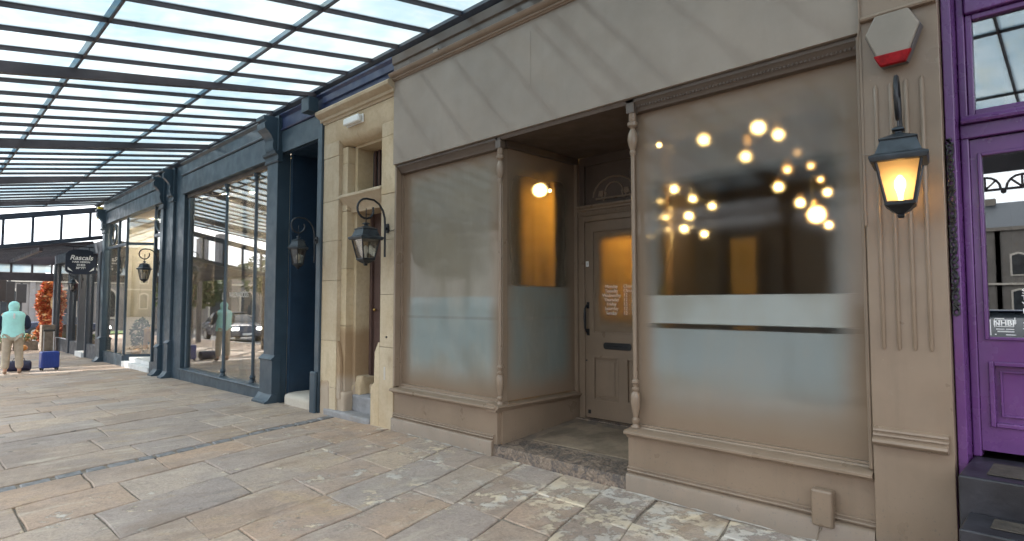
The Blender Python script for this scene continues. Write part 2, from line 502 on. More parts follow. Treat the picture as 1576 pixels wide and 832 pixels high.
M['film_return'] = film_glass('frosted_return_window', 'y', .05, 1.2, .50, 3.0,
    [(0, .84, (.22,.245,.225), .01), (1.28, .92, (.19,.2,.18), .01), (1.31, .82, (.22,.245,.22), .01), (1.62, .30, (.2,.17,.12), .02)], top_fade=.5, rough=.22)
M['film_door'] = film_glass('frosted_door_window', 'x', -1.21, -.46, 1.13, 2.23,
    [(0, .30, (.30,.21,.11), .01)], fade=(.02, .17))

def text_obj(body, name, mat, parent, loc, size, rot=(PI/2, 0, 0), align='CENTER', ext=.0008, xs=1.0, offset=0, shear=0):
    cu = bpy.data.curves.new(name, 'FONT'); cu.body = body; cu.size = size; cu.align_x = align; cu.extrude = ext; cu.offset = offset
    cu.shear = shear
    tmp = bpy.data.objects.new('tmp_text', cu); COL.objects.link(tmp)
    bpy.context.view_layer.update()
    dg = bpy.context.evaluated_depsgraph_get()
    me = bpy.data.meshes.new_from_object(tmp.evaluated_get(dg))
    bpy.data.objects.remove(tmp)
    mt = Matrix.Translation(loc) @ (Matrix.Rotation(rot[2],4,'Z') @ Matrix.Rotation(rot[1],4,'Y') @ Matrix.Rotation(rot[0],4,'X')) @ Matrix.Diagonal((xs,1,1,1))
    me.transform(mt); me.name = name; me.materials.clear(); me.materials.append(mat)
    o = bpy.data.objects.new(name, me); link(o, parent)
    return o

def gz(x):      # the pavement falls gently away to the left
    if x > -3: return 0.0
    if x > -16: return -.2*(-3 - x)/13
    if x > -40: return -.2 - .012*(-16 - x)
    return -.488

# ================================================================== THE SETTING
# ground sheet to the horizon
mb = MB()
xs = [-600, -200, -80, -40, -30, -22, -16, -12, -8, -3, 6, 60, 600]
ys = [-600, -200, -6.45, .02, 300]
vs = [(x, y, gz(x) - (.16 if y < -5.5 or True else 0)) for x in xs for y in ys]
fs = [(i*len(ys)+j, (i+1)*len(ys)+j, (i+1)*len(ys)+j+1, i*len(ys)+j+1) for i in range(len(xs)-1) for j in range(len(ys)-1)]
mb.add(vs, fs); tag(mb.build('ground', M['asphalt']), kind='structure')

# pavement bed, with kerb towards the road
pave = thing('pavement', None, None, (0,0,0)); pave['kind'] = 'structure'
mb = MB(); bx = [-70, -40, -28, -22, -16, -12, -8, -3, 6.5]
vs = []; fs = []
for x in bx:
    vs += [(x, -6.3, gz(x)-.012), (x, .3, gz(x)-.012), (x, -6.3, gz(x)-.3), (x, .3, gz(x)-.3)]
for i in range(len(bx)-1):
    a = i*4; fs += [(a, a+4, a+5, a+1), (a+2, a+3, a+7, a+6), (a, a+2, a+6, a+4), (a+1, a+5, a+7, a+3)]
fs += [(0,1,3,2), (len(vs)-4, len(vs)-2, len(vs)-1, len(vs)-3)]
mb.add(vs, fs).build('joint_bed', M['joint'], pave)

SK = .31        # the courses run askew: x = u - SK*y
def slab(u0, u1, y0, y1, rnd, gap=.012, jit=.013, th=.05):
    """one flagstone with a worn, uneven outline"""
    g = gap/2
    c = [(u0+g, y0+g), (u1-g, y0+g), (u1-g, y1-g), (u0+g, y1-g)]
    pts = []
    for i in range(4):
        a = c[i]; b = c[(i+1) % 4]
        for k in range(3):
            t = k/3.0
            u = a[0]+(b[0]-a[0])*t + rnd.uniform(-jit, jit*.6); y = a[1]+(b[1]-a[1])*t + rnd.uniform(-jit, jit*.6)
            pts.append((u, y))
    dz = rnd.uniform(-.004, .004); tx = rnd.uniform(-.004, .004); ty = rnd.uniform(-.004, .004)
    cu, cy = (u0+u1)/2, (y0+y1)/2
    def W(u, y, d, ins):
        u = cu + (u-cu)*(1-ins/(abs(u1-u0)/2)); y = cy + (y-cy)*(1-ins/(abs(y1-y0)/2))
        x = u - SK*y + .018*math.sin(2.6*y + u*1.3) + .008*math.sin(7*y + 3*u)
        y += .014*math.sin(3.1*u + y)
        return (x, y, gz(x) + dz + tx*(u-cu) + ty*(y-cy) - d)
    n = len(pts)
    v = [W(u, y, th, -.0) for u, y in pts] + [W(u, y, .006, 0) for u, y in pts] + [W(u, y, 0, .007) for u, y in pts]
    f = [tuple(range(2*n, 3*n))]
    for r_ in (0, 1):
        f += [(r_*n+i, r_*n+(i+1) % n, (r_+1)*n+(i+1) % n, (r_+1)*n+i) for i in range(n)]
    m = MB(); m.add(v, f); return m
rnd = random.Random(11)
us = [-4.40, -3.85, -3.22, -2.585, -2.03, -1.53, -1.05, -.56, -.1, .31, .86, 1.4, 1.95, 2.5, 3.0, 3.6, 4.2]
courses = list(zip(us[:-1], us[1:]))
u = -4.57
while u > -23.5:
    wd = rnd.uniform(.52, .80); courses.append((u-wd, u)); u -= wd
count = 0
for (u0, u1) in courses:
    y = .03 + rnd.uniform(0, .0)
    first = True
    lim = -4.5 if u0 > -6 else -3.6
    while y > lim:
        ln = rnd.uniform(.32, .9) if first else rnd.choice([rnd.uniform(.45, .8), rnd.uniform(.75, 1.25)])
        if u0 < -6: ln *= 1.25
        first = False
        slab(u0, u1, y-ln, y, rnd).build('paving_stone', M['paving'], pave)
        y -= ln; count += 1
y = .0
while y > -4.6:
    ln = rnd.uniform(.16, .26)
    slab(-4.57, -4.40, y-ln, y, rnd, gap=.034, jit=.008).build('sett', M['sett'], pave)
    y -= ln
# outer pavement strip and kerb stones
mb = MB()
for i in range(len(bx)-1):
    a, b_ = bx[i], bx[i+1]
    mb.add([(a, -6.46, gz(a)+.0), (b_, -6.46, gz(b_)), (b_, -6.31, gz(b_)), (a, -6.31, gz(a)), (a, -6.46, gz(a)-.3), (b_, -6.46, gz(b_)-.3), (b_, -6.31, gz(b_)-.3), (a, -6.31, gz(a)-.3)],
           [(0,1,2,3), (0,4,5,1), (3,2,6,7)])
mb.build('kerb', M['grey_step'], pave)
mb = MB()
for (xa, xb, ya, yb) in ((-70, -23, -6.3, .25), (-23, 6.5, -6.3, -4.4)):
    for i in range(8):
        a = xa + (xb-xa)*i/8; b_ = xa + (xb-xa)*(i+1)/8
        mb.add([(a, ya, gz(a)-.012), (b_, ya, gz(b_)-.012), (b_, yb, gz(b_)-.012), (a, yb, gz(a)-.012)], [(0,1,2,3)])
mb.build('far_paving', M['paving'], pave)

# ================================================================== GLASS CANOPY
cano = thing('glass_canopy', 'long lean-to glass canopy on dark iron bars over the whole pavement', 'canopy', (-8, -6.1, gz(-8)))
CZ, CS = 4.44, .155
def cz(y): return CZ + CS*y
CX0, CX1 = -19.0, 4.6
rows = [(0, -1.30), (-1.30, -2.78), (-2.78, -4.2), (-4.2, -6.2)]  # outermost row lengthened, out of view, to keep direct sun off the paving
RX = []
x = -3.557
while x < CX1: x += .567
x -= .567
while x > CX0: RX.append(x); x -= .5665
pane_me = []
for (ya, yb) in rows:
    mb = MB(); t = .006; dx = .2700
    yb2 = yb - .06
    mb.add([(-dx, yb2, cz(yb2)+.004), (dx, yb2, cz(yb2)+.004), (dx, ya, cz(ya)+.012), (-dx, ya, cz(ya)+.012),
            (-dx, yb2, cz(yb2)+.004+t), (dx, yb2, cz(yb2)+.004+t), (dx, ya, cz(ya)+.012+t), (-dx, ya, cz(ya)+.012+t)],
           [(0,3,2,1), (4,5,6,7), (0,1,5,4), (2,3,7,6), (1,2,6,5), (3,0,4,7)])
    pane_me.append(mb.mesh('pane', M['canopy_glass']))
def put(name, me, parent, loc=(0,0,0)):
    o = bpy.data.objects.new(name, me); link(o, parent); o.location = loc; return o
for i in range(len(RX)-1):
    xm = (RX[i]+RX[i+1])/2
    for me in pane_me: put('pane', me, cano, (xm, 0, 0))
mb = MB()   # one rafter: a T bar under the glass
y0, y1 = -.005, -6.2
def bar(mb, w_, top, bot, y0=y0, y1=y1):
    mb.add([(-w_, y1, cz(y1)+bot), (w_, y1, cz(y1)+bot), (w_, y0, cz(y0)+bot), (-w_, y0, cz(y0)+bot),
            (-w_, y1, cz(y1)+top), (w_, y1, cz(y1)+top), (w_, y0, cz(y0)+top), (-w_, y0, cz(y0)+top)],
           [(0,3,2,1), (4,5,6,7), (0,1,5,4), (2,3,7,6), (1,2,6,5), (3,0,4,7)])
bar(mb, .011, .030, .001); bar(mb, .006, .001, -.036)
raf = mb.mesh('rafter', M['canopy'])
for x in RX: put('rafter', raf, cano, (x, 0, 0))
mb = MB()   # main beam, deeper outwards
for (ya, yb) in ((-.01, -1.7), (-1.7, -3.4), (-3.4, -6.2)):
    da, db = .085 + .022*(-ya), .085 + .022*(-yb)
    mb.add([(-.035, yb, cz(yb)-db), (.035, yb, cz(yb)-db), (.035, ya, cz(ya)-da), (-.035, ya, cz(ya)-da),
            (-.035, yb, cz(yb)-.036), (.035, yb, cz(yb)-.036), (.035, ya, cz(ya)-.036), (-.035, ya, cz(ya)-.036)],
           [(0,3,2,1), (4,5,6,7), (0,1,5,4), (2,3,7,6), (1,2,6,5), (3,0,4,7)])
beam = mb.mesh('beam', M['canopy'])
BX = [3.05, -1.0, -5.05, -9.1, -13.15, -17.2]
for x in BX: put('beam', beam, cano, (x, 0, 0))
# purlins where the glass laps, the edge beam, wall plate with gutter
for yp in (-1.31, -2.79, -4.21, -5.3):
    MB().box(CX0, CX1, yp-.009, yp+.009, cz(yp)-.028, cz(yp)-.002).build('purlin', M['canopy'], cano)
MB().box(CX0, CX1, -6.26, -6.2, cz(-6.2)-.22, cz(-6.2)+.05).build('edge_beam', M['canopy'], cano)
MB().box(CX0, CX1, -6.42, -6.27, cz(-6.2)-.10, cz(-6.2)+.0).build('gutter', M['canopy'], cano, bevel=.02)
MB().prism([(-.09, 4.40), (-.09, 4.435), (-.02, 4.47), (.0, 4.47), (.0, 4.36), (-.03, 4.36)], CX0, CX1).build('wall_plate', M['canopy_blue'], cano)
# fretwork valance under the outer edge
mb = MB(); n_ = 0
x = -19.0
vz = cz(-6.2)-.22
while x < 4.5:
    pts = [(x + .2 + .17*math.cos(PI*k/8), -6.23, vz - .23 + .17*math.sin(PI*k/8)) for k in range(9)]
    mb.tube(pts, .016, 5)
    for a in (PI*.25, PI*.5, PI*.75):
        mb.tube([(x+.2, -6.23, vz-.23), (x+.2+.16*math.cos(a), -6.23, vz-.23+.16*math.sin(a))], .014, 4)
    mb.sphere((x, -6.23, vz-.27), .035, 6, 4)
    x += .4
mb.box(-19, 4.5, -6.25, -6.21, vz-.255, vz-.225)
o = mb.build('valance', M['canopy'], cano); o['kind'] = 'stuff'
# columns at the kerb
def column_mesh():
    mb = MB()
    mb.lathe([(.16, 0), (.16, .12), (.12, .16), (.11, .5), (.13, .53), (.085, .58), (.075, 2.6), (.1, 2.64), (.1, 2.68), (.075, 2.72), (.11, 2.86), (.15, 2.92), (.15, 2.98)], n=14)
    return mb.mesh('canopy_column', M['canopy'], True)
cm = column_mesh()
for x in BX:
    o = put('column', cm, cano, (x, -6.12, gz(x)))
    o.scale = (1, 1, (cz(-6.12) - .26 - gz(x))/2.98)
    mb = MB()
    for s in (-1, 1):
        mb.tube([(x + s*(.08 + .35*math.sin(t)), -6.2, 3.35 - .6 + .6*(1-math.cos(t))*1.0) for t in [k*PI/16 for k in range(9)]], .02, 5)
    mb.build('bracket', M['canopy'], cano)
# the far gable: a strip of clear glazing above the lower canopy
yb = [.3, -.17, -.87, -1.53, -2.18, -2.84, -3.5, -4.16, -4.82, -5.5, -6.2]
gb = lambda y: 3.49 + .19*y
gt = lambda y: 4.27 + .21*y if y < 0 else 4.27
GX = -19.05
for i in range(len(yb)-1):
    a, b_ = yb[i]-.03, yb[i+1]+.03
    MB().add([(GX, a, gb(a)), (GX, b_, gb(b_)), (GX, b_, gt(b_)), (GX, a, gt(a)), (GX-.01, a, gb(a)), (GX-.01, b_, gb(b_)), (GX-.01, b_, gt(b_)), (GX-.01, a, gt(a))],
             [(0,1,2,3), (7,6,5,4), (0,4,5,1), (3,2,6,7), (1,5,6,2), (0,3,7,4)]).build('gable_pane', M['gable_glass'], cano)
for y in yb:
    MB().box(GX-.04, GX+.04, y-.03, y+.03, gb(y)-.02, gt(y)+.02).build('gable_bar', M['canopy_blue'], cano)
for (f, h, nm) in ((gb, -.12, 'gable_rail'), (gt, .16, 'gable_rail')):
    a, b_ = .3, -6.2; z0_, z1_ = (h, 0) if h < 0 else (0, h)
    MB().add([(GX-.06, b_, f(b_)+z0_), (GX+.06, b_, f(b_)+z0_), (GX+.06, a, f(a)+z0_), (GX-.06, a, f(a)+z0_), (GX-.06, b_, f(b_)+z1_), (GX+.06, b_, f(b_)+z1_), (GX+.06, a, f(a)+z1_), (GX-.06, a, f(a)+z1_)],
             [(0,3,2,1), (4,5,6,7), (0,1,5,4), (2,3,7,6), (1,2,6,5), (3,0,4,7)]).build(nm, M['canopy_blue'], cano)

# second, lower canopy beyond
can2 = thing('lower_canopy', 'lower glass canopy stepping down beyond the gable, above the hanging sign', 'canopy', (-23, -5.1, gz(-23)))
C2Z = 3.36
def c2(y): return C2Z + .155*y
mb = MB()
x = -19.4; k = 0
while x > -26.4:
    mb = MB(); mb.add([(x-.03, -5.1, c2(-5.1)-.09), (x+.03, -5.1, c2(-5.1)-.09), (x+.03, 0, c2(0)-.09), (x-.03, 0, c2(0)-.09), (x-.03, -5.1, c2(-5.1)), (x+.03, -5.1, c2(-5.1)), (x+.03, 0, c2(0)), (x-.03, 0, c2(0))],
               [(0,3,2,1), (4,5,6,7), (0,1,5,4), (2,3,7,6), (1,2,6,5), (3,0,4,7)])
    mb.build('rafter', M['canopy'], can2)
    if x > -26.0:
        MB().add([(x-.53, -5.1, c2(-5.1)), (x-.03, -5.1, c2(-5.1)), (x-.03, 0, c2(0)), (x-.53, 0, c2(0)), (x-.53, -5.1, c2(-5.1)+.01), (x-.03, -5.1, c2(-5.1)+.01), (x-.03, 0, c2(0)+.01), (x-.53, 0, c2(0)+.01)],
                 [(0,3,2,1), (4,5,6,7), (0,1,5,4), (2,3,7,6)]).build('pane', M['canopy_glass'], can2)
    x -= .56
for yy in (-1.3, -3.0, -4.9): MB().box(-26.5, -19.2, yy-.05, yy+.05, c2(yy)-.2, c2(yy)-.10).build('purlin', M['canopy'], can2)
for x in (-19.3, -22.9, -26.4):
    MB().box(x-.09, x+.09, -5.2, -5.02, gz(x), c2(-5.1)-.1).build('column', M['canopy'], can2, bevel=.02)
g2 = [-.05, -.66, -1.28, -1.9, -2.5, -3.1, -3.7]
for y in g2: MB().box(-26.55, -26.49, y-.03, y+.03, 2.56, 3.0).build('gable_bar', M['canopy'], can2)
for i in range(len(g2)-1): MB().box(-26.53, -26.51, g2[i+1]+.03, g2[i]-.03, 2.62, 2.92).build('gable_pane', M['canopy_glass'], can2)
MB().box(-26.6, -26.44, -5.1, .1, 2.30, 2.6).build('gable_rail', M['canopy'], can2)
MB().box(-26.6, -26.44, -5.1, .1, 2.93, 3.3).build('gable_rail', M['canopy'], can2)

# ================================================================== UPPER BUILDING
terr = thing('stone_terrace', 'tall stone terrace wall rising above the shopfronts and canopy', 'building', (-7, 0, 0))
MB().box(-19.2, 6.5, .02, 1.0, 4.475, 11.5).build('wall', M['upper_wall'], terr)
MB().box(-19.2, 6.5, -.25, 1.4, 11.5, 11.85).build('cornice', M['upper_wall'], terr)
MB().box(-19.2, 6.5, 5.9, 6.2, gz(-16)-.3, 11.5).build('rear_wall', M['upper_wall'], terr)
MB().prism([(-.1, 11.85), (6.2, 11.85), (3, 14.2)], -19.2, 6.5).build('roof', M['slate'], terr)
win_dark = glass('upper_window_glass', .6, (.3,.32,.35))
for lv in (5.3, 8.4):
    x = -18
    while x < 5.5:
        f = MB().box(x-.65, x+.65, -.03, .018, lv-.1, lv+2.1).build('window', M['pale_stone'], terr)
        MB().box(x-.5, x+.5, -.04, -.032, lv+.05, lv+1.95).build('pane', win_dark, f)
        x += 2.6

# ================================================================== TAUPE SHOP
shop = thing('taupe_shopfront', 'taupe painted shopfront with frosted windows, recessed door and slanting stripes of shade on its fascia', 'shop', (-.7, 0, 0))
T = M['taupe']
def moulding(prof, x0, x1, name, mat, parent, y=0.0, z=0.0, bevel=.002):
    return MB().prism([(y+a, z+b) for a, b in prof], x0, x1).build(name, mat, parent, bevel=bevel)
sill_prof = [(.14, .052), (.05, .044), (.045, .034), (-.045, .024), (-.058, .014), (-.058, -.002), (-.050, -.008), (-.030, -.009), (-.030, -.016), (-.018, -.018), (-.014, -.028), (-.004, -.030), (-.004, -.036), (.14, -.036)]
plinth_prof = [(.03, -.3), (-.03, -.3), (-.03, .125), (-.022, .138), (-.004, .146), (.006, .147), (.006, .153), (-.010, .156), (-.014, .164), (-.010, .172), (.002, .174), (.003, .179), (-.004, .182), (-.004, .189), (.008, .196), (.03, .198)]
for (xa, xb) in ((-3.13, -1.41), (.06, 1.75)):
    MB().box(xa, xb, .012, .12, -.25, .42).build('stall_riser', T, shop)
    # sill
    moulding(sill_prof, xa-.0, xb+(.03 if xb < 0 else 0), 'sill', T, shop, 0, .45)
    moulding(plinth_prof, xa, xb-(.04 if xb < 0 else .0), 'plinth', T, shop)
# left return riser and sill (faces the lobby)
MB().box(-1.50, -1.385, .06, 1.25, .0, .42).build('stall_riser', T, shop)
MB().prism([(-1.50, .50), (-1.365, .485), (-1.34, .478), (-1.335, .465), (-1.345, .45), (-1.365, .44), (-1.375, .42), (-1.50, .42)], -.045, 1.25, 'y').build('sill', T, shop, bevel=.002)
# right return, splayed towards the door
def splay(pts, z0, z1): 
    m = MB(); m.prism(pts, z0, z1, 'z'); return m
splay([(.06, .05), (.14, .08), (-.20, 1.25), (-.29, 1.25)], 0.0, .45).build('stall_riser', T, shop)
splay([(.075, .09), (.10, .09), (-.255, 1.22), (-.28, 1.22)], .50, 3.0).build('return_glass', M['film_return'], shop)
# windows
def frame(x0, x1, z0, z1, y0, y1, wd, name='window_frame', mat=T, parent=shop, bevel=.003):
    m = MB()
    m.box(x0, x0+wd, y0, y1, z0, z1); m.box(x1-wd, x1, y0, y1, z0, z1)
    m.box(x0+wd, x1-wd, y0, y1, z1-wd, z1); m.box(x0+wd, x1-wd, y0, y1, z0, z0+wd)
    return m.build(name, mat, parent, bevel=bevel)
frame(-3.125, -1.40, .487, 3.03, .07, .135, .035)
frame(.07, 1.745, .487, 3.03, .07, .135, .022)
MB().box(-3.13, -3.095, -.01, .069, .49, 3.05).build('jamb', T, shop, bevel=.006)
MB().box(1.725, 1.755, -.015, .069, .49, 3.05).build('jamb', T, shop, bevel=.006)
MB().box(-3.09, -1.435, .10, .106, .52, 2.998).build('window_glass', M['film_left'], shop)
MB().box(.092, 1.723, .10, .106, .508, 3.01).build('window_glass', M['film_right'], shop)
MB().box(-1.425, -1.415, .12, 1.19, .50, 2.995).build('return_glass', M['film_return'], shop)
# header over the windows under the fascia
head = [(.14, 3.06), (.0, 3.06), (.0, 3.035), (.02, 3.02), (.028, 3.0), (.045, 2.985), (.05, 2.965), (.065, 2.96), (.14, 2.96)]
MB().prism(head, -3.1, -1.40).build('header', M['brown'], shop, bevel=.002)
MB().prism(head, .06, 1.75).build('header', M['brown'], shop, bevel=.002)
mb = MB(); x = .1          # egg and dart bead on the right header
while x < 1.73:
    mb.sphere((x, .028, 3.002), .009, 6, 4, 1.3); x += .026
o = mb.build('bead', M['brown'], shop, smooth=True); o['kind'] = 'stuff'
# fascia board and mouldings
MB().box(-3.135, 1.752, -.03, .02, 3.065, 4.06).build('fascia', M['fascia'], shop, bevel=.003)
MB().box(-1.135+.2, -1.129+.2, -.0325, -.029, 3.4, 3.95).build('joint_cover', M['fascia'], shop)
fm = [(.02, 4.052), (-.045, 4.052), (-.05, 4.062), (-.065, 4.066), (-.07, 4.078), (-.06, 4.086), (-.085, 4.10), (-.10, 4.118), (-.105, 4.135), (-.09, 4.142), (.02, 4.148)]
MB().prism(fm, -3.15, 1.757).build('fascia_moulding', T, shop, bevel=.002)
MB().prism([(.02, 4.15), (-.03, 4.15), (-.03, 4.25), (-.05, 4.262), (-.06, 4.35), (.0, 4.357), (.02, 4.357)], -3.14, 1.757).build('frieze', M['brown'], shop)
MB().box(-2.33, -2.25, -.075, -.045, 4.148, 4.185).build('clip', T, shop, bevel=.005)
MB().box(-.52, -.47, -.07, -.04, 4.15, 4.38).build('bracket', T, shop, bevel=.004)
# lobby ceiling
MB().box(-1.40, .25, .03, 1.3, 3.05, 3.07).build('soffit', M['brown'], shop)
MB().prism([(.0, 3.062), (.012, 3.03), (.05, 3.03), (.05, 3.062)], -1.40, .06).build('lobby_header', M['brown'], shop)
MB().box(-1.43, -1.375, .10, 1.22, 2.98, 3.05).build('return_head', M['brown'], shop, bevel=.004)
MB().box(-1.44, -1.375, 1.19, 1.26, .485, 2.99).build('return_post', T, shop, bevel=.004)
# turned colonnettes at the two corners
def colonnette(cx, cy):
    pr = [(.030, .485), (.030, .50), (.018, .515), (.030, .535), (.030, .55), (.016, .565), (.020, .58), (.036, .66), (.038, .72), (.034, .745), (.020, .765), (.028, .775), (.028, .79), (.018, .80), (.020, .82), (.030, .83), (.030, .845), (.017, .86),
          (.0155, 2.6), (.0165, 2.62), (.026, 2.635), (.026, 2.65), (.018, 2.66), (.034, 2.70), (.041, 2.745), (.036, 2.79), (.018, 2.83), (.022, 2.84), (.040, 2.855), (.042, 2.88), (.026, 2.89), (.030, 2.90), (.030, 3.05)]
    return MB().lathe(pr, (cx, cy), 16).build('colonnette', T, shop, smooth=True)
colonnette(-1.395, .035); colonnette(.115, .035)
MB().box(-1.43, -1.36, .0, .07, 2.955, 3.06).build('colonnette_cap', M['brown'], shop)
MB().box(.08, .15, .0, .07, 2.955, 3.06).build('colonnette_cap', M['brown'], shop)
# door wall
DY = 1.24
MB().box(-1.375, -1.30, DY-.02, DY+.06, .18, 2.5).build('door_frame', T, shop, bevel=.004)
MB().box(-.36, -.26, DY-.02, DY+.06, .18, 2.5).build('door_frame', T, shop, bevel=.004)
MB().box(-1.30, -.36, DY-.02, DY+.06, 2.335, 2.395).build('door_head', T, shop, bevel=.006)
MB().prism([(DY+.06, 2.395), (DY-.03, 2.395), (DY-.03, 2.45), (DY-.045, 2.455), (DY-.045, 2.475), (DY-.06, 2.49), (DY-.06, 2.51), (DY+.06, 2.52)], -1.375, -.26).build('transom', T, shop, bevel=.002)
mb = MB(); x = -1.36
while x < -.3: mb.box(x, x+.010, DY-.036, DY-.0301, 2.40, 2.446); x += .02
o = mb.build('dentil', T, shop); o['kind'] = 'stuff'
MB().box(-1.375, -.26, DY+.0, DY+.06, 2.96, 3.05).build('fanlight_frame', M['brown'], shop)
MB().box(-1.375, -1.31, DY+.0, DY+.06, 2.52, 2.96).build('fanlight_frame', M['brown'], shop)
MB().box(-1.31, -.26, DY+.03, DY+.05, 2.52, 2.96).build('fanlight_panel', M['brown'], shop)
# carved relief in the fanlight
mb = MB()
mb.tube([(-.93+.27*math.cos(a), DY+.024, 2.60+.20*math.sin(a)) for a in [PI*k/12 for k in range(13)]], .010, 6)
mb.tube([(-.93+.12*math.cos(a), DY+.024, 2.62+.12*math.sin(a)) for a in [PI*k/8 for k in range(9)]], .009, 6)
for sx_ in (-1, 1):
    mb.tube([(-.93+sx_*(.20-.10*t/6), DY+.024, 2.60+.05*math.sin(t*1.2)) for t in range(7)], .010, 6)
    mb.box(-.93+sx_*.16-.03, -.93+sx_*.16+.03, DY+.012, DY+.03, 2.60, 2.66)
mb.box(-1.16, -.70, DY+.01, DY+.03, 2.565, 2.585)
mb.build('carving', T, shop, bevel=.003)
mb = MB(); mb.tube([(-.64+.09*math.cos(a), DY+.015, 2.79+.09*math.sin(a)) for a in [2*PI*k/16 for k in range(16)]], .014, 6, True)
mb.build('roundel', M['brown'], shop, smooth=True)
# door
door = MB()
dx0, dx1, dz0, dz1 = -1.298, -.362, .225, 2.332
gx0, gx1, gz0, gz1 = -1.205, -.455, 1.125, 2.235
for q in ((dx0, gx0, dz0, dz1), (gx1, dx1, dz0, dz1), (gx0, gx1, gz1, dz1), (gx0, gx1, .885, gz0), (gx0, gx1, dz0, .415), (-.875, -.785, .415, .885)):
    door.box(q[0], q[1], DY, DY+.045, q[2], q[3])
door = door.build('door', T, shop)
for (a, b_) in ((gx0, -.875), (-.785, gx1)):
    MB().box(a, b_, DY+.018, DY+.03, .415, .885).build('panel', T, door)
    m = frame(a, b_, .415, .885, DY-.004, DY+.02, .022, 'panel_moulding', T, door, .003)
    MB().box(a+.055, b_-.055, DY+.008, DY+.02, .47, .83).build('raised_field', T, door, bevel=.006)
frame(gx0, gx1, gz0, gz1, DY-.004, DY+.03, .016, 'glazing_bead', T, door, .003)
MB().box(gx0+.016, gx1-.016, DY+.014, DY+.02, gz0+.016, gz1-.016).build('door_glass', M['film_door'], door)
# letter plate
mb = MB(); pr = []
for (cx_, s0) in ((-.74, -PI/2), (-1.03, PI/2)):
    for k in range(7):
        a = s0 + PI*k/6; pr.append((cx_+.028*math.cos(a), .998+.036*math.sin(a)))
mb.prism([(p[0], p[1]) for p in pr], DY-.012, DY-.001, 'y'); mb.build('letter_plate', M['black'], door, bevel=.003)
mb = MB(); mb.prism([(-1.02, .988), (-.75, .988), (-.75, 1.008), (-1.02, 1.008)], DY-.018, DY-.0125, 'y'); mb.build('letter_flap', M['iron'], door, bevel=.003)
# pull handle
mb = MB(); hx = -1.262
mb.tube([(hx, DY-.002, 1.42), (hx, DY-.03, 1.425), (hx, DY-.058, 1.39), (hx, DY-.062, 1.30), (hx, DY-.058, 1.18), (hx, DY-.03, 1.14), (hx, DY-.002, 1.145)], [.012,.012,.011,.016,.011,.012,.012], 8)
mb.box(hx-.016, hx+.016, DY-.008, DY-.001, 1.39, 1.46); mb.box(hx-.016, hx+.016, DY-.008, DY-.001, 1.10, 1.17)
mb.build('handle', M['iron'], door, smooth=True)
mb = MB(); mb.box(-1.268, -1.232, DY-.008, DY-.001, .265, .305); mb.build('lock', M['black'], door, bevel=.006)
mb = MB(); mb.lathe([(.009, 0), (.009, .006)], (0,0), 10); me = mb.mesh('keyhole', M['black'])
me.transform(Matrix.Translation((-1.285, DY-.001, .83)) @ Matrix.Rotation(PI/2, 4, 'X')); o = bpy.data.objects.new('keyhole', me); link(o, door)
pl = MB().box(-1.288, -1.25, DY-.005, DY-.001, 1.845, 1.905).build('number_plate', M['white'], door, bevel=.002)
text_obj('1', 'number', M['black'], door, (-1.269, DY-.0062, 1.858), .045)
M['decal'] = plain('white_vinyl_lettering', (.92, .92, .90), .5, 0, .02, 5, 0)
for i, (d_, h_) in enumerate((('Monday','Closed'), ('Tuesday','Closed'), ('Wednesday','12 - 22'), ('Thursday','12 - 22'), ('Friday','12 - 23'), ('Saturday','12 - 23'), ('Sunday','12 - 18'))):
    z = 1.608 - i*.0465
    text_obj(d_, 'opening_day', M['decal'], door, (-.965, DY+.0125, z), .050)
    text_obj(h_, 'opening_hours', M['decal'], door, (-.815, DY+.0125, z), .050, align='LEFT')
# lobby step and floor
rf_ = random.Random(31)
for (xa, xb) in ((-3.10, -1.50), (.06, 1.76)):
    mb = MB(); n_ = 22; vs = []; fs = []
    for i in range(n_+1):
        x = xa + (xb-xa)*i/n_; w_ = rf_.uniform(.004, .03)
        vs += [(x, -.018, .012+rf_.uniform(0,.008)), (x, -.022-w_, .0035), (x, -.018, -.02)]
    for i in range(n_): fs += [(i*3, i*3+1, i*3+4, i*3+3)]
    mb.add(vs, fs).build('mortar_fillet', M['mortar'], shop, smooth=True)
MB().add([(-1.25, .33, .1325), (-.02, .36, .135), (-.22, 1.02, .197), (-1.28, 1.05, .2)] + [(-1.25, .33, .12), (-.02, .36, .12), (-.22, 1.02, .18), (-1.28, 1.05, .18)],
         [(0,1,2,3), (0,4,5,1), (1,5,6,2), (2,6,7,3), (3,7,4,0)]).build('floor_inset', plain('worn_brown_floor', (.20, .15, .105), .75, 0, .35, 4, .4), shop)
MB().prism([(.0, -.25), (.0, .085), (.012, .10), (.30, .125), (.30, -.25)], -1.478, .06).build('step', M['step'], shop, bevel=.004)
MB().prism([(.30, -.2), (.30, .1245), (1.16, .205), (1.16, -.2)], -1.385, .06).build('lobby_floor', M['lobby_floor'], shop)
MB().box(-1.385, .06, 1.16, 1.36, -.2, .215).build('threshold', M['step'], shop, bevel=.004)
MB().box(-1.46, -1.385, .0, .3, .101, .108).build('step_end', M['step'], shop)
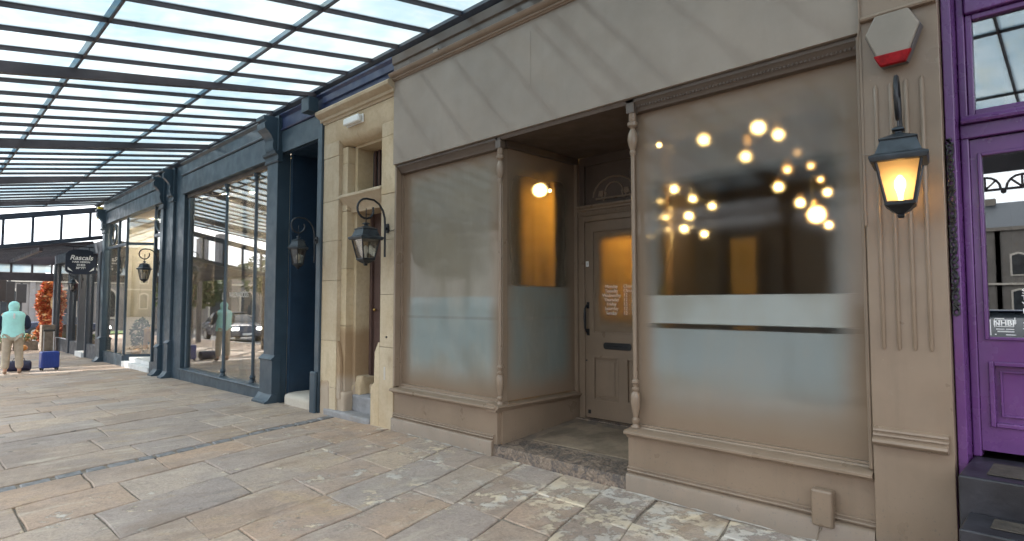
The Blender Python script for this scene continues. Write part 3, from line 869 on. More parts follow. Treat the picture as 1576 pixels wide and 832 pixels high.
# party walls, ceiling, floor and rear wall of the room inside
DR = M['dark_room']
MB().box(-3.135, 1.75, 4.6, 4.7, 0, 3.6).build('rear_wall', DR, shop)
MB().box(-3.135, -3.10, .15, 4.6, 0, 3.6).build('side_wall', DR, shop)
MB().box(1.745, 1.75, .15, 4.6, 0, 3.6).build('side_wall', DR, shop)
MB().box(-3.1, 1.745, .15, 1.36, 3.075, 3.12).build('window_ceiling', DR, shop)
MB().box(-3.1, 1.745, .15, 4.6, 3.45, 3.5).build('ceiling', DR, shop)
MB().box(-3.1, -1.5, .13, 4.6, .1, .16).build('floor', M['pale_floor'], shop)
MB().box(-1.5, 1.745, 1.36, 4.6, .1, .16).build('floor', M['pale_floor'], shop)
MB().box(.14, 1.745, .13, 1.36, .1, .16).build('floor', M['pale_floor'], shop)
MB().box(-.62, -.58, 1.32, 2.35, .16, 3.44).build('added_partition', DR, shop)  # added to hide the lamp-lit door curtain from the right window
# right pilaster
MB().box(1.757, 2.14, -.045, .3, -.3, 4.5).build('pilaster', T, shop, bevel=.006)
for x in (1.83, 1.905, 1.98, 2.055):
    mb = MB(); mb.tube([(x, -.046, 1.185), (x, -.047, 1.20), (x, -.047, 2.70), (x, -.046, 2.715)], [.004, .011, .011, .004], 8); mb.build('reed', T, shop, smooth=True)
pm = [(-.045, .645), (-.070, .646), (-.090, .655), (-.098, .668), (-.094, .682), (-.080, .690), (-.066, .692), (-.066, .698), (-.076, .702), (-.074, .712), (-.060, .716), (-.060, .722), (-.068, .726), (-.066, .737), (-.052, .745), (-.045, .748)]
MB().prism([(a, b+.0) for a, b in pm] , 1.765, 2.118).build('pilaster_moulding', T, shop, bevel=.001)
MB().prism([(-.045, 3.105), (-.075, 3.108), (-.08, 3.12), (-.065, 3.128), (-.06, 3.14), (-.045, 3.145)], 1.765, 2.135).build('pilaster_moulding', T, shop, bevel=.001)
MB().box(1.752, 1.764, -.05, -.0455, 1.9, 4.1).build('edge_strip', T, shop)
mb = MB(); mb.tube([(1.758, -.055, 3.4), (1.758, -.055, 3.12), (1.756, -.06, 3.07), (1.75, -.05, 3.03), (1.745, -.03, 2.9)] + [(1.745, -.028, z) for z in (2.6, 2.2, 1.8, 1.2, .8, .5)], .0055, 6)
mb.build('cable', T, shop, smooth=True)

# opposite-hue bits inside the taupe shop
amber = plain('amber_curtain', (.58, .36, .09), .8, 0, .12, 3)
def drape(name, x0, x1, y, z0, z1, mat, label, n=30, amp=.03):
    mb = MB(); vs = []; fs = []
    for i in range(n+1):
        x = x0 + (x1-x0)*i/n; yy = y + amp*math.sin(i*1.9) + amp*.4*math.sin(i*.7)
        vs += [(x, yy, z0), (x, yy, z1), (x, yy+.004, z0), (x, yy+.004, z1)]
    for i in range(n):
        a = i*4; fs += [(a, a+4, a+5, a+1), (a+2, a+3, a+7, a+6), (a, a+2, a+6, a+4), (a+1, a+5, a+7, a+3)]
    o = mb.add(vs, fs).build(name, mat, smooth=True); return tag(o, label, 'curtain')
drape('curtain', -3.02, -2.42, 2.0, 1.35, 3.3, amber, 'amber curtain seen through the frosted side window of the recessed entrance')
drape('curtain', -1.95, -.64, 2.25, .3, 3.2, amber, 'amber curtain hanging right behind the frosted door glass')
drape('curtain', -.59, -.27, 3.3, .3, 2.25, plain('mustard_drape', (.26, .19, .06), .85), 'narrow amber drape deep in the room behind the clear band of the right window', 12)
drape('curtain', -1.6, -1.2, 4.2, .3, 3.2, plain('grey_curtain', (.12,.11,.11), .8), 'grey curtain at the rear of the lamp-lit room', 14)
# furniture deep in the room, glimpsed through the clear strip
def chair_round(x, y, rz, label, mat):
    t = thing('tub_chair', label, 'chair', (x, y, .16), rz, 'seats inside the lamp-lit bar', world=False)
    mb = MB(); mb.lathe([(.24, .38), (.27, .42), (.27, .47), (.22, .49)], n=18); mb.build('seat', mat, t, smooth=True)
    mb = MB(); vs = []; fs = []
    for i in range(13):
        a = PI*(i/12.)
        for r_, z in ((.28, .42), (.30, .80), (.26, .80), (.25, .42)):
            vs.append((r_*math.cos(a), r_*math.sin(a), z))
    for i in range(12):
        for k in range(4): fs.append((i*4+k, i*4+(k+1) % 4, (i+1)*4+(k+1) % 4, (i+1)*4+k))
    fs += [(0,1,2,3), (51,50,49,48)]
    mb.add(vs, fs).build('backrest', mat, t, smooth=True)
    for k in range(4):
        a = PI/4 + k*PI/2; MB().tube([(.17*math.cos(a), .17*math.sin(a), .4), (.23*math.cos(a), .23*math.sin(a), 0)], .014, 6).build('leg', M['black'], t)
    return t
mustard = plain('mustard_velvet', (.55, .36, .03), .9)
chair_round(1.15, 1.0, .4, 'mustard tub chair behind the frosted lower right window', mustard)
chair_round(.35, 2.9, 2.2, 'mustard tub chair farther back in the lamp-lit bar', mustard)
tb = thing('round_table', 'round wooden table standing behind the frosted lower right window', 'table', (.62, .72, .16), 0, None, False)
MB().lathe([(.36, .70), (.38, .71), (.38, .74), (.36, .75)], n=28).build('tabletop', plain('table_wood', (.36,.20,.09), .4), tb, smooth=True)
MB().lathe([(.2, 0), (.2, .02), (.03, .05), (.025, .68), (.1, .70)], n=16).build('pedestal', M['black'], tb, smooth=True)
ub = thing('menu_board', 'pale folded board leaning inside the right end of the frosted window', 'board', (1.35, .35, .16), 0)
MB().prism([(1.18, .16), (1.42, .16), (1.5, 1.2), (1.36, 1.2)], .20, .22, 'y').build('panel', M['white'], ub)
MB().prism([(1.3, .16), (1.55, .16), (1.55, .95), (1.42, .95)], .15, .17, 'y').build('panel', M['ivory'], ub)

# globe lamps inside
bulb_m = emit('warm_bulb', (1.0, .66, .24), 80)
bulb_dim = emit('dim_bulb', (1.0, .55, .18), 4)
brass = plain('brass', (.45, .30, .10), .3, .9)
def pendant(x, y, z, r, dim, label):
    t = thing('pendant_lamp', label, 'lamp', (x, y, z), 0, None, False)
    r *= .58 if not dim else .85
    MB().sphere((0,0,0), r, 16, 10).build('bulb', bulb_dim if dim else bulb_m, t, smooth=True)
    top = (3.075 if y < 1.36 else 3.45) - z
    MB().tube([(0,0,r*.9), (0,0,top)], .0022, 5).build('cord', M['black'], t)
    MB().lathe([(.012, r*.85), (.022, r*.95), (.022, r+.06), (.006, r+.07)], n=10).build('socket', brass, t, smooth=True)
pendant(.062, .52, 2.805, .030, 0, 'small bare bulb leftmost in the right window, beside the colonnette')
pendant(-.072, 1.6, 3.088, .062, 0, 'large bright globe lamp second from left near the window top')
pendant(.477, 1.6, 3.099, .078, 0, 'largest and highest bright globe lamp in the right window')
pendant(.660, 1.6, 2.994, .056, 0, 'bright globe lamp just right of the highest one')
pendant(.351, 1.6, 2.843, .052, 0, 'bright globe lamp hanging below and left of the highest one')
pendant(.307, 1.75, 3.02, .022, 1, 'tiny yellow bulb between the two biggest globe lamps')
pendant(.642, 1.62, 2.515, .052, 0, 'bright globe lamp low centre right above the dark room')
pendant(.835, 1.6, 2.342, .050, 0, 'bright globe lamp right of centre beside the large soft orb')
pendant(.66, 1.8, 2.70, .032, 1, 'dim amber bulb right above the low centre right globe lamp')
pendant(.969, 1.6, 2.223, .085, 1, 'large soft pale orb lamp at the right of the right window')
ch = thing('chandelier', 'branched brass chandelier with six bright bulbs low in the left of the right window', 'chandelier', (-.25, 1.62, 2.9), 0)
cc = [(-.414, 2.633, .045), (-.203, 2.507, .038), (.004, 2.408, .036), (-.249, 2.337, .044), (-.302, 2.208, .042), (-.083, 2.137, .037)]
MB().tube([(-.22, 1.62, 3.45), (-.22, 1.62, 2.2)], .005, 6).build('stem', M['black'], ch)
for i, (x, z, r_) in enumerate(cc):
    yy = 1.6
    MB().sphere((x, yy, z), r_*.64, 14, 8).build('bulb', bulb_m, ch, smooth=True)
    MB().tube([(-.22, 1.62, z+.1), (x, yy+.0, z+r_*.8)], .003, 6).build('arm', M['black'], ch)
ch = thing('chandelier', 'branched chandelier with four dim amber bulbs at the right of the right window', 'chandelier', (.95, 1.9, 2.9), 0)
MB().tube([(.93, 1.62, 3.45), (.93, 1.62, 2.25)], .005, 6).build('stem', M['black'], ch)
for i, (x, z, r_) in enumerate([(.821, 2.802, .028), (.932, 2.660, .028), (1.009, 2.527, .028), (1.064, 2.408, .038), (1.067, 2.122, .036)]):
    MB().sphere((x, 1.6, z), r_*.75, 12, 8).build('bulb', bulb_dim if i < 3 else emit('mid_bulb', (1, .6, .22), 9), ch, smooth=True)
    MB().tube([(.93, 1.62, z+.05), (x, 1.6, z+r_*.8)], .003, 6).build('arm', M['black'], ch)
pendant(-1.62, 1.02, 2.70, .030, 0, 'bright bulb seen through the frosted side window of the recessed entrance')
pendant(-2.2, 1.5, 2.85, .13, 0, 'unseen bulb added behind the frosted left window to light the amber curtain')  # unseen bulb, added to light the side-window curtain
pendant(-.95, 1.75, 2.52, .15, 0, 'unseen bulb added above the door glass to light the curtain behind it')  # unseen bulb, added to brighten the curtain behind the door glass

# alarm bell box
bell = thing('alarm_box', 'hexagonal beige alarm bell box with red lens, high on the fluted pilaster', 'alarm box', (1.935, -.05, 2.93), 0)
hx6 = [(-.138, .055), (-.085, .158), (.085, .158), (.138, .055), (.065, -.135), (-.065, -.135)]
MB().prism([(1.935+a, 2.935+b) for a, b in hx6], -.10, -.046, 'y').build('back_box', plain('grey_plastic', (.10,.09,.09), .5), bell, bevel=.004)
MB().prism([(1.935+a*.97, 2.94+b*.97) for a, b in hx6], -.125, -.101, 'y').build('cover', plain('aged_bell_cover', (.235, .20, .162), .4, 0, .08, 4, .03), bell, bevel=.010, seg=3)
MB().prism([(1.935-.094, 2.935-.075), (1.935+.094, 2.935-.075), (1.935+.062, 2.935-.142), (1.935-.062, 2.935-.142)], -.132, -.1005, 'y').build('lens', M['red_lens'], bell, bevel=.008)
# cable cover box on the stall riser
jb = thing('cable_box', 'small taupe cable box with a wire, low on the right stall riser', 'box', (1.475, -.02, .10), 0)
MB().box(1.414, 1.536, -.062, .011, .105, .325).build('cover', T, jb, bevel=.016, seg=3)
MB().tube([(1.452, -.03, .105), (1.445, -.035, .06), (1.44, -.03, .03), (1.43, -.03, -.0)], .004, 5).build('wire', M['cable'], jb, smooth=True)
MB().tube([(1.465, -.03, .105), (1.462, -.04, .085), (1.45, -.035, .07)], .003, 5).build('wire', M['cable'], jb, smooth=True)
# ================================================================== LANTERNS
def make_lantern(name, label, sides=4, lit=False, ring_r=.125, world=False):
    t = thing(name, label, 'lantern', (0,0,0), 0, None, False)
    d = -.30; S = sides; rt = PI/4 if S == 4 else PI/6; q = math.sqrt(2) if S == 4 else 1.12
    def L(prof): return MB().lathe([(r*q, z) for r, z in prof], (0, d), S, rt)
    MB().lathe([(.045, 0), (.045, .012), (.02, .03), (.012, .035)], (0,0), 8)
    # plate on the wall (diamond boss)
    mb = MB(); mb.prism([(-.028, 0), (-.018, .055), (.018, .055), (.028, 0), (.018, -.055), (-.018, -.055)], -.022, 0, 'y'); mb.tube([(0, -.02, 0), (0, -.05, 0)], .02, 8)
    mb.build('wall_plate', M['iron'], t, bevel=.004)
    zc = .195
    pts = [(0, -.045, -.34), (0, -.045, -.30), (0, -.045, 0), (0, -.05, .12), (0, -.075, .20), (0, -.13, .275), (0, -.20, .315)]
    for k in range(15):
        a = PI/2 + (k)*(1.62*PI/14)
        rr = ring_r*(1 - .018*k)
        pts.append((0, d - rr*math.cos(a - PI)*-1*-1 if False else d + rr*math.cos(a), zc + rr*math.sin(a)))
    MB().tube(pts, .0125, 8).build('scroll_bracket', M['iron'], t, smooth=True)
    MB().tube([(0, d, .195 + .01), (0, d, .045)], .006, 6).build('hook', M['iron'], t)
    roof = L([(.012, .045), (.03, .035), (.033, .025), (.016, .018), (.016, .008), (.06, -.012), (.098, -.03), (.098, -.036), (.09, -.04), (.116, -.112), (.148, -.128), (.148, -.14), (.138, -.158), (.118, -.160)][::-1])
    roof.build('roof', M['slate'], t, bevel=.003)
    # corner bars and panes
    for k in range(S):
        a = rt + 2*PI*k/S; b_ = rt + 2*PI*(k+1)/S
        p0 = (.113*q*math.cos(a), d + .113*q*math.sin(a), -.155); p1 = (.070*q*math.cos(a), d + .070*q*math.sin(a), -.375)
        MB().tube([p0, p1], .009, 6).build('corner_bar', M['iron'], t)
        q0 = (.113*q*math.cos(b_), d + .113*q*math.sin(b_), -.155); q1 = (.070*q*math.cos(b_), d + .070*q*math.sin(b_), -.375)
        c_ = Vector((0, d, -.27)); vs = [Vector(v_) for v_ in (p0, q0, q1, p1)]
        vi = [v_ + (c_ - v_).normalized()*.006 for v_ in vs]; vo = [v_ + (c_ - v_).normalized()*.003 for v_ in vs]
        MB().add(vi + vo, [(0,1,2,3), (7,6,5,4), (0,4,5,1), (1,5,6,2), (2,6,7,3), (3,7,4,0)]).build('pane', M['lit_pane'] if lit else M['lamp_glass'], t)
    L([(.012, -.455), (.02, -.445), (.014, -.435), (.05, -.412), (.062, -.398), (.078, -.388), (.078, -.370), (.066, -.366)]).build('base', M['iron'], t, bevel=.002)
    b = MB(); b.lathe([(.012, -.365), (.014, -.33), (.016, -.32), (.030, -.28), (.028, -.25), (.012, -.225), (.004, -.22)], (0, d), 12)
    b.build('bulb', M['lantern_bulb'] if lit else M['white'], t, smooth=True)
    return t
def lit_pane():
    m = bpy.data.materials.new('lit_obscured_glass'); m.use_nodes = True; n = m.node_tree; n.nodes.clear()
    o = node(n, 'ShaderNodeOutputMaterial')
    rf = node(n, 'ShaderNodeBsdfRefraction'); rf.inputs['IOR'].default_value = 1.1; rf.inputs['Roughness'].default_value = .25; rf.inputs[0].default_value = (1, .92, .75, 1)
    tr = node(n, 'ShaderNodeBsdfTranslucent'); tr.inputs[0].default_value = (.85, .78, .66, 1)
    d = node(n, 'ShaderNodeBsdfTransparent'); d.inputs[0].default_value = (1, .93, .8, 1)
    k = node(n, 'ShaderNodeMixShader'); k.inputs[0].default_value = .55; n.links.new(rf.outputs[0], k.inputs[1]); n.links.new(tr.outputs[0], k.inputs[2])
    k2 = node(n, 'ShaderNodeMixShader'); k2.inputs[0].default_value = .2; n.links.new(k.outputs[0], k2.inputs[1]); n.links.new(d.outputs[0], k2.inputs[2])
    n.links.new(k2.outputs[0], o.inputs[0]); return m
M['lit_pane'] = lit_pane()
M['lantern_bulb'] = emit('lit_lantern_bulb', (1, .58, .22), 22)
lit = make_lantern('wall_lantern', 'lit black wall lantern glowing amber on the fluted taupe pilaster', 4, True)
lit.location = (1.948, -.046, 2.335); lit.scale = (.88, .95, .97); lit.rotation_euler = (0, 0, R(9))
lw_ = MB().tube([(-.22, .0, -.02), (-.14, -.01, -.03), (-.08, -.05, .0), (-.03, -.2, .04), (0, -.29, .05)], .004, 5).build('lamp_cable', M['cable'], lit, smooth=True)
stone_l = make_lantern('wall_lantern', 'large unlit black lantern on a scroll bracket fixed to the sandstone doorway', 4)
stone_l.location = (-3.262, -.002, 2.33)
MB().tube([(.02, -.01, -.02), (.06, -.006, -.035), (.12, -.006, -.03), (.15, -.004, -.01)], .004, 5).build('lamp_cable', M['iron'], stone_l, smooth=True)
hexl = make_lantern('wall_lantern', 'smaller unlit black lantern on the navy porch beside the sandstone doorway', 6)
hexl.location = (-4.925, -.045, 2.31); hexl.scale = (.9,)*3
dup(hexl, (-12.05, -.10, 2.32), 0, 'distant unlit black lantern on the double navy pilaster left of the big window', scale=.95)
dup(hexl, (-20.4, -.05, 2.2), 0, 'small far lantern under the hanging hair salon sign', scale=.9)

# ================================================================== SANDSTONE DOORWAY
sp = thing('sandstone_doorway', 'narrow weathered sandstone doorway with cornice between the navy and taupe shops', 'doorway', (-4.0, 0, 0))
SD = M['sandstone']; rb = random.Random(5)
def ashlar(x0, x1, y0, y1, zs, mat=SD):
    for a, b_ in zip(zs[:-1], zs[1:]):
        j = rb.uniform(-.002, .002)
        MB().box(x0, x1, y0+j, y1, a+.002, b_-.002).build('stone_block', mat, sp, bevel=.004)
ashlar(-4.86, -4.45, 0, .16, [.0-.1, .34, .95, 1.75, 2.28, 2.82, 3.42, 3.62])
ashlar(-3.42, -3.133, -.002, .16, [-.1, .0+.93], SD)
ashlar(-3.42, -3.133, .0, .16, [.93, 1.55, 2.2, 2.75, 3.45, 3.62])
# wider foot of the right jamb with its stop chamfer
MB().prism([(-3.421, -.1), (-3.421, .98), (-3.45, .98), (-3.52, .86), (-3.53, .50), (-3.60, .44), (-3.60, -.1)], -.004, .16, 'y').build('stone_block', SD, sp, bevel=.004)
# stepped inner order, left
ashlar(-4.449, -4.31, .055, .40, [.30, 1.15, 1.9, 2.66, 3.30, 3.52], M['sandstone_low'])
MB().prism([(-4.449, .2), (-4.449, .95), (-4.43, .95), (-4.36, .72), (-4.36, .2)], .01, .054, 'y').build('stone_block', M['sandstone_low'], sp, bevel=.01)
MB().box(-4.31, -4.24, .16, .40, .2, 3.5).build('reveal', M['sandstone_low'], sp, bevel=.004)
MB().box(-3.42, -3.36, .161, .42, -.1, 3.5).build('reveal', SD, sp)
# lintel: sloping soffit, frieze stones and cornice
MB().prism([(.0, 3.624), (.0, 3.90), (.16, 3.90), (.16, 3.53), (.06, 3.55)], -4.86, -4.0-.002).build('lintel', SD, sp, bevel=.004)
MB().prism([(.0, 3.624), (.0, 3.90), (.16, 3.90), (.16, 3.53), (.06, 3.55)], -4.0, -3.133).build('lintel', SD, sp, bevel=.004)
MB().box(-4.31, -3.42, .161, .45, 3.5, 3.6).build('soffit', SD, sp)
corn = [(.16, 3.905), (-.01, 3.905), (-.02, 3.93), (-.05, 3.94), (-.055, 3.975), (-.10, 3.995), (-.13, 4.02), (-.135, 4.055), (-.12, 4.075), (.0, 4.098), (.16, 4.098)]
for a, b_ in ((-4.90, -4.28), (-4.278, -3.70), (-3.698, -3.12)):
    MB().prism([(y*.95, z) for y, z in corn], a, b_).build('cornice', SD, sp, bevel=.004)
# moulded transom
tr_ = [(.40, 2.64), (.12, 2.64), (.10, 2.70), (.06, 2.73), (.03, 2.79), (-.02, 2.83), (-.02, 2.86), (.04, 2.885), (.40, 2.90)]
MB().prism(tr_, -4.42, -3.422).build('transom', SD, sp, bevel=.004)
# plum door and grille window
MB().box(-4.24, -3.42, .40, .46, .40, 2.64).build('door', M['plum'], sp)
for (za, zb) in ((.5, 1.2), (1.35, 2.5)):
    MB().box(-4.15, -3.55, .388, .3995, za, zb).build('door_panel', M['plum'], sp, bevel=.006)
MB().box(-4.24, -4.19, .36, .3995, .40, 2.64).build('door_frame', M['plum'], sp, bevel=.004)
MB().sphere((-4.11, .36, 1.36), .022, 10, 6).build('door_knob', brass, sp, smooth=True)
MB().box(-4.24, -3.42, .42, .46, 2.90, 3.5).build('overlight', M['black'], sp)
for x in (-4.2, -4.1, -4.0, -3.9, -3.8, -3.7, -3.6, -3.5):
    MB().box(x-.018, x+.018, .395, .4195, 2.9, 3.5).build('bar', M['plum'], sp)
# eroded base and worn steps
def lump(x0, x1, y0, y1, z0, z1, seed, mat, name, jit=.02, parent=sp):
    r_ = random.Random(seed); nx, ny, nz = 7, 5, 4
    bm = bmesh.new(); bmesh.ops.create_cube(bm, size=1)
    bmesh.ops.subdivide_edges(bm, edges=bm.edges[:], cuts=4, use_grid_fill=True)
    for v in bm.verts:
        v.co = Vector((x0+(v.co.x+.5)*(x1-x0), y0+(v.co.y+.5)*(y1-y0), z0+(v.co.z+.5)*(z1-z0)))
        if v.co.z > z0+.02:
            v.co += Vector([r_.uniform(-jit, jit) for _ in range(3)])
    me = bpy.data.meshes.new(name); bm.to_mesh(me); bm.free(); me.materials.append(mat)
    for p in me.polygons: p.use_smooth = True
    o = bpy.data.objects.new(name, me); link(o, parent)
    sd = o.modifiers.new('subdivision', 'SUBSURF'); sd.levels = 1; sd.render_levels = 1
    return o
lump(-4.76, -3.62, -.03, .24, -.12, .055, 3, M['grey_step'], 'step', .008)
lump(-4.30, -3.60, .14, .40, .04, .27, 4, M['grey_step'], 'step', .010)
lump(-4.25, -3.42, .30, .47, .20, .40, 8, M['sandstone'], 'threshold', .012)
lump(-4.47, -4.28, .02, .30, -.05, .30, 6, M['sandstone_low'], 'worn_stone', .015)
lump(-4.84, -4.62, -.012, .12, -.1, .42, 9, M['sandstone_low'], 'worn_stone', .010)
lump(-4.33, -4.12, .17, .40, .24, .50, 12, M['sandstone'], 'worn_stone', .022)
MB().box(-3.32, -3.29, -.006, -.001, .55, .70).build('metal_plate', M['ivory'], sp)
MB().tube([(-3.275, -.01, 1.05), (-3.275, .005, 1.05)], .012, 8).build('bolt_hole', M['black'], sp)
# emergency light on the lintel
el = thing('bulkhead_light', 'small white rounded bulkhead light on the sandstone lintel', 'light', (-4.02, -.03, 3.79), 0)
MB().box(-4.23, -3.83, -.02, -.001, 3.735, 3.845).build('backplate', M['white'], el, bevel=.008)
MB().box(-4.22, -3.84, -.085, -.021, 3.742, 3.838).build('diffuser', M['white'], el, bevel=.025, seg=3)

# ================================================================== NAVY SHOP
ns = thing('navy_shopfront', 'dark navy shopfront with a tall three-pane window and deep recessed porch', 'shop', (-8, 0, gz(-8)))
N = M['navy']; ND = M['navy_dark']
# window
MB().box(-10.78, -6.62, .0, .15, -.35, .10).build('stall_riser', N, ns, bevel=.006)
MB().prism([(.16, .135), (-.02, .12), (-.03, .105), (-.02, .09), (.16, .08)], -10.78, -6.64).build('sill', N, ns, bevel=.003)
mx_ = [-10.66, -8.68, -7.36, -6.64]
for a, b_ in ((-10.66, -8.68), (-8.68, -7.36), (-7.36, -6.64)):
    MB().box(a+.03, b_-.03, .10, .108, .14, 3.63).build('window_pane', M['shop_glass'], ns)
for x in (-8.68, -7.36):
    MB().tube([(x, .10, .13), (x, .10, 3.64)], .028, 8).build('mullion', N, ns)
    MB().lathe([(.05, .13), (.05, .16), (.03, .19), (.045, .22), (.03, .26)], (x, .09), 10).build('mullion_foot', N, ns, smooth=True)
    MB().lathe([(.03, 3.5), (.045, 3.53), (.03, 3.56), (.05, 3.6), (.05, 3.64)], (x, .09), 10).build('mullion_cap', N, ns, smooth=True)
MB().box(-10.72, -10.63, .06, .14, .13, 3.65).build('window_frame', N, ns, bevel=.004)
MB().box(-6.67, -6.62, .06, .14, .13, 3.65).build('window_frame', N, ns, bevel=.004)
MB().box(-10.78, -6.62, .05, .2, 3.635, 3.70).build('head', M['brown'], ns, bevel=.004)
# fascia, frieze, cornice
MB().box(-10.80, -6.62, -.05, .2, 3.702, 4.075).build('fascia', N, ns, bevel=.004)
MB().prism([(.1, 4.08), (-.07, 4.08), (-.08, 4.10), (-.07, 4.12), (-.05, 4.125), (-.05, 4.30), (-.10, 4.34), (-.10, 4.358), (.1, 4.358)], -10.82, -6.62).build('frieze', N, ns, bevel=.003)
MB().prism([(-.06, 3.98), (-.065, 4.08), (-.06, 4.08)], -10.8, -6.62)
# lobby (porch) walls
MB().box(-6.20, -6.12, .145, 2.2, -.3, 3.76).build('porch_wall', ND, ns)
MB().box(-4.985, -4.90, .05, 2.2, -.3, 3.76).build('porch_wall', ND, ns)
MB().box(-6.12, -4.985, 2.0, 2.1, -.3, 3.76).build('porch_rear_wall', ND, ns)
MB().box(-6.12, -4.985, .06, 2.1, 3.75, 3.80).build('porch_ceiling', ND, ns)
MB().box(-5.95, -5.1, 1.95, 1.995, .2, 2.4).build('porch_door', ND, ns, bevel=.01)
MB().box(-6.20, -4.985, .0, .055, 3.76, 4.10).build('porch_fascia', N, ns, bevel=.004)
MB().prism([(.06, 4.105), (-.02, 4.105), (-.03, 4.12), (-.0, 4.14), (-.0, 4.30), (-.05, 4.34), (-.05, 4.357), (.06, 4.357)], -6.20, -4.87).build('frieze', M['royal'], ns, bevel=.003)
MB().prism([(.06, 4.105), (-.02, 4.105), (-.0, 4.12), (-.0, 4.20), (-.03, 4.21), (-.03, 4.30), (-.06, 4.33), (-.06, 4.357), (.06, 4.357)], -4.868, -3.142).build('frieze', M['royal'], ns, bevel=.003)
MB().box(-5.16, -4.94, -.20, -.0505, 4.10, 4.30).build('beam_shoe', N, ns, bevel=.01)
# porch steps in pale stone
lump(-6.11, -5.02, .02, 1.98, -.2, .115, 21, M['pale_stone'], 'porch_step', .004, ns)
lump(-6.11, -5.02, .42, 1.97, .10, .27, 22, M['pale_stone'], 'porch_step', .004, ns)
def pilaster(x0, x1, zg, mat, parent, plinth_top=.62, cap=3.62, top=4.36, yf=-.05, foot=True):
    MB().box(x0, x1, yf, .15, zg-.1, top-.002).build('pilaster', mat, parent, bevel=.006)
    MB().box(x0-.03, x1+.03, yf-.04, yf+.1, zg-.1, plinth_top-.04).build('pilaster_plinth', mat, parent, bevel=.006)
    MB().prism([(yf+.1, plinth_top-.04), (yf-.05, plinth_top-.04), (yf-.06, plinth_top-.02), (yf-.045, plinth_top), (yf-.02, plinth_top+.015), (yf-.005, plinth_top+.04), (yf+.1, plinth_top+.04)], x0-.04, x1+.04).build('plinth_moulding', mat, parent, bevel=.003)
    if foot:
        MB().prism([(yf+.05, zg-.1), (yf-.14, zg-.1), (yf-.15, zg+.03), (yf-.10, zg+.05), (yf-.045, zg+.13), (yf+.05, zg+.14)], x0-.05, x1+.05).build('pilaster_foot', mat, parent, bevel=.004)
    c = cap
    MB().prism([(yf+.05, c), (yf-.02, c), (yf-.03, c+.03), (yf-.015, c+.04), (yf-.02, c+.10), (yf-.06, c+.12), (yf-.07, c+.16), (yf+.05, c+.17)], x0-.05, x1+.05).build('pilaster_capital', mat, parent, bevel=.003)
    # scrolled console above the capital
    pr = [(yf+.02, c+.172), (yf-.05, c+.175), (yf-.07, c+.25), (yf-.06, c+.33), (yf-.09, c+.40), (yf-.14, c+.46), (yf-.19, c+.50), (yf-.20, c+.58), (yf-.17, c+.62), (yf-.21, c+.64), (yf-.21, c+.70), (yf+.02, c+.70)]
    MB().prism(pr, x0+.04, x1-.04).build('console', mat, parent, bevel=.006)
pilaster(-6.60, -6.22, gz(-6.4), N, ns)
pilaster(-11.55, -11.36, gz(-11.4), N, ns)
MB().box(-11.34, -10.79, .0, .15, gz(-11)-.1, 4.357).build('pier', N, ns, bevel=.004)
MB().box(-4.985, -4.866, -.03, .049, gz(-5)-.1, 4.10).build('pilaster', N, ns, bevel=.006)
MB().box(-5.03, -4.868, -.075, -.031, gz(-5)-.1, .52).build('pilaster_plinth', N, ns, bevel=.02)
# interior of navy shop
B = M['beige_room']
MB().box(-10.78, -6.25, 1.9, 1.95, -.2, 3.7).build('display_wall', B, ns)
MB().box(-10.6, -10.0, .55, .62, .1, 3.7).build('display_panel', B, ns, bevel=.01)
MB().box(-8.62, -8.45, .35, .42, .1, 3.7).build('display_panel', B, ns, bevel=.01)
MB().box(-7.30, -7.12, .35, .42, .1, 3.7).build('display_panel', B, ns, bevel=.01)
MB().box(-10.80, -10.78, .15, 1.9, -.2, 3.7).build('side_wall', B, ns)
MB().box(-6.25, -6.205, .16, 1.9, -.2, 3.7).build('side_wall', B, ns)
MB().box(-10.78, -6.25, .15, 1.9, 3.72, 3.76).build('ceiling', B, ns)
MB().box(-10.78, -6.25, .16, 1.9, .04, .1).build('display_floor', M['pale_floor'], ns)
spot = emit('spot_lamp', (1, .90, .74), 1000)
for (x, y) in ((-10.2, .6), (-9.6, .9), (-8.3, .9), (-7.0, .7), (-6.8, 1.3)):
    MB().lathe([(.045, 3.70), (.045, 3.715)], (x, y), 12).build('spotlight', spot, ns)
# shop window lettering (on the glass) and goods
text_obj('WILDWOODS', 'window_lettering', plain('faded_window_lettering', (.45, .44, .42), .6), ns, (-8.03, .095, 1.55), .135)
# mannequin dresses and floral display in the window
def mannequin(x, y, mat, label, top=1.45):
    t = thing('mannequin', label, 'mannequin', (x, y, .1), 0, None, False)
    MB().lathe([(.17, 0), (.17, .015), (.02, .03), (.016, .75)], n=12).build('stand', M['steel'], t, smooth=True)
    o = MB().lathe([(.17, .45), (.155, .6), (.14, .8), (.115, .95), (.14, 1.1), (.165, 1.2), (.15, 1.3), (.07, 1.36), (.05, 1.42), (.02, 1.45)], n=18).build('torso', mat, t, smooth=True)
    o.scale = (1, .7, 1)
    return t
mannequin(-7.0, .75, plain('white_cotton', (.6,.6,.58), .9), 'dress form in white behind the right pane of the navy shop window')
mannequin(-9.9, 1.1, plain('grey_wool', (.25,.24,.22), .9), 'dress form in grey near the left of the navy shop window')
cr_ = thing('clothes_rail', 'clothes rail with striped and blue garments behind the right pane of the navy shop', 'rail', (-6.9, 1.1, .1), 0)
MB().tube([(-7.45, 1.2, .1), (-7.45, 1.2, 1.15), (-6.4, 1.2, 1.15), (-6.4, 1.2, .1)], .014, 6).build('rail', M['steel'], cr_)
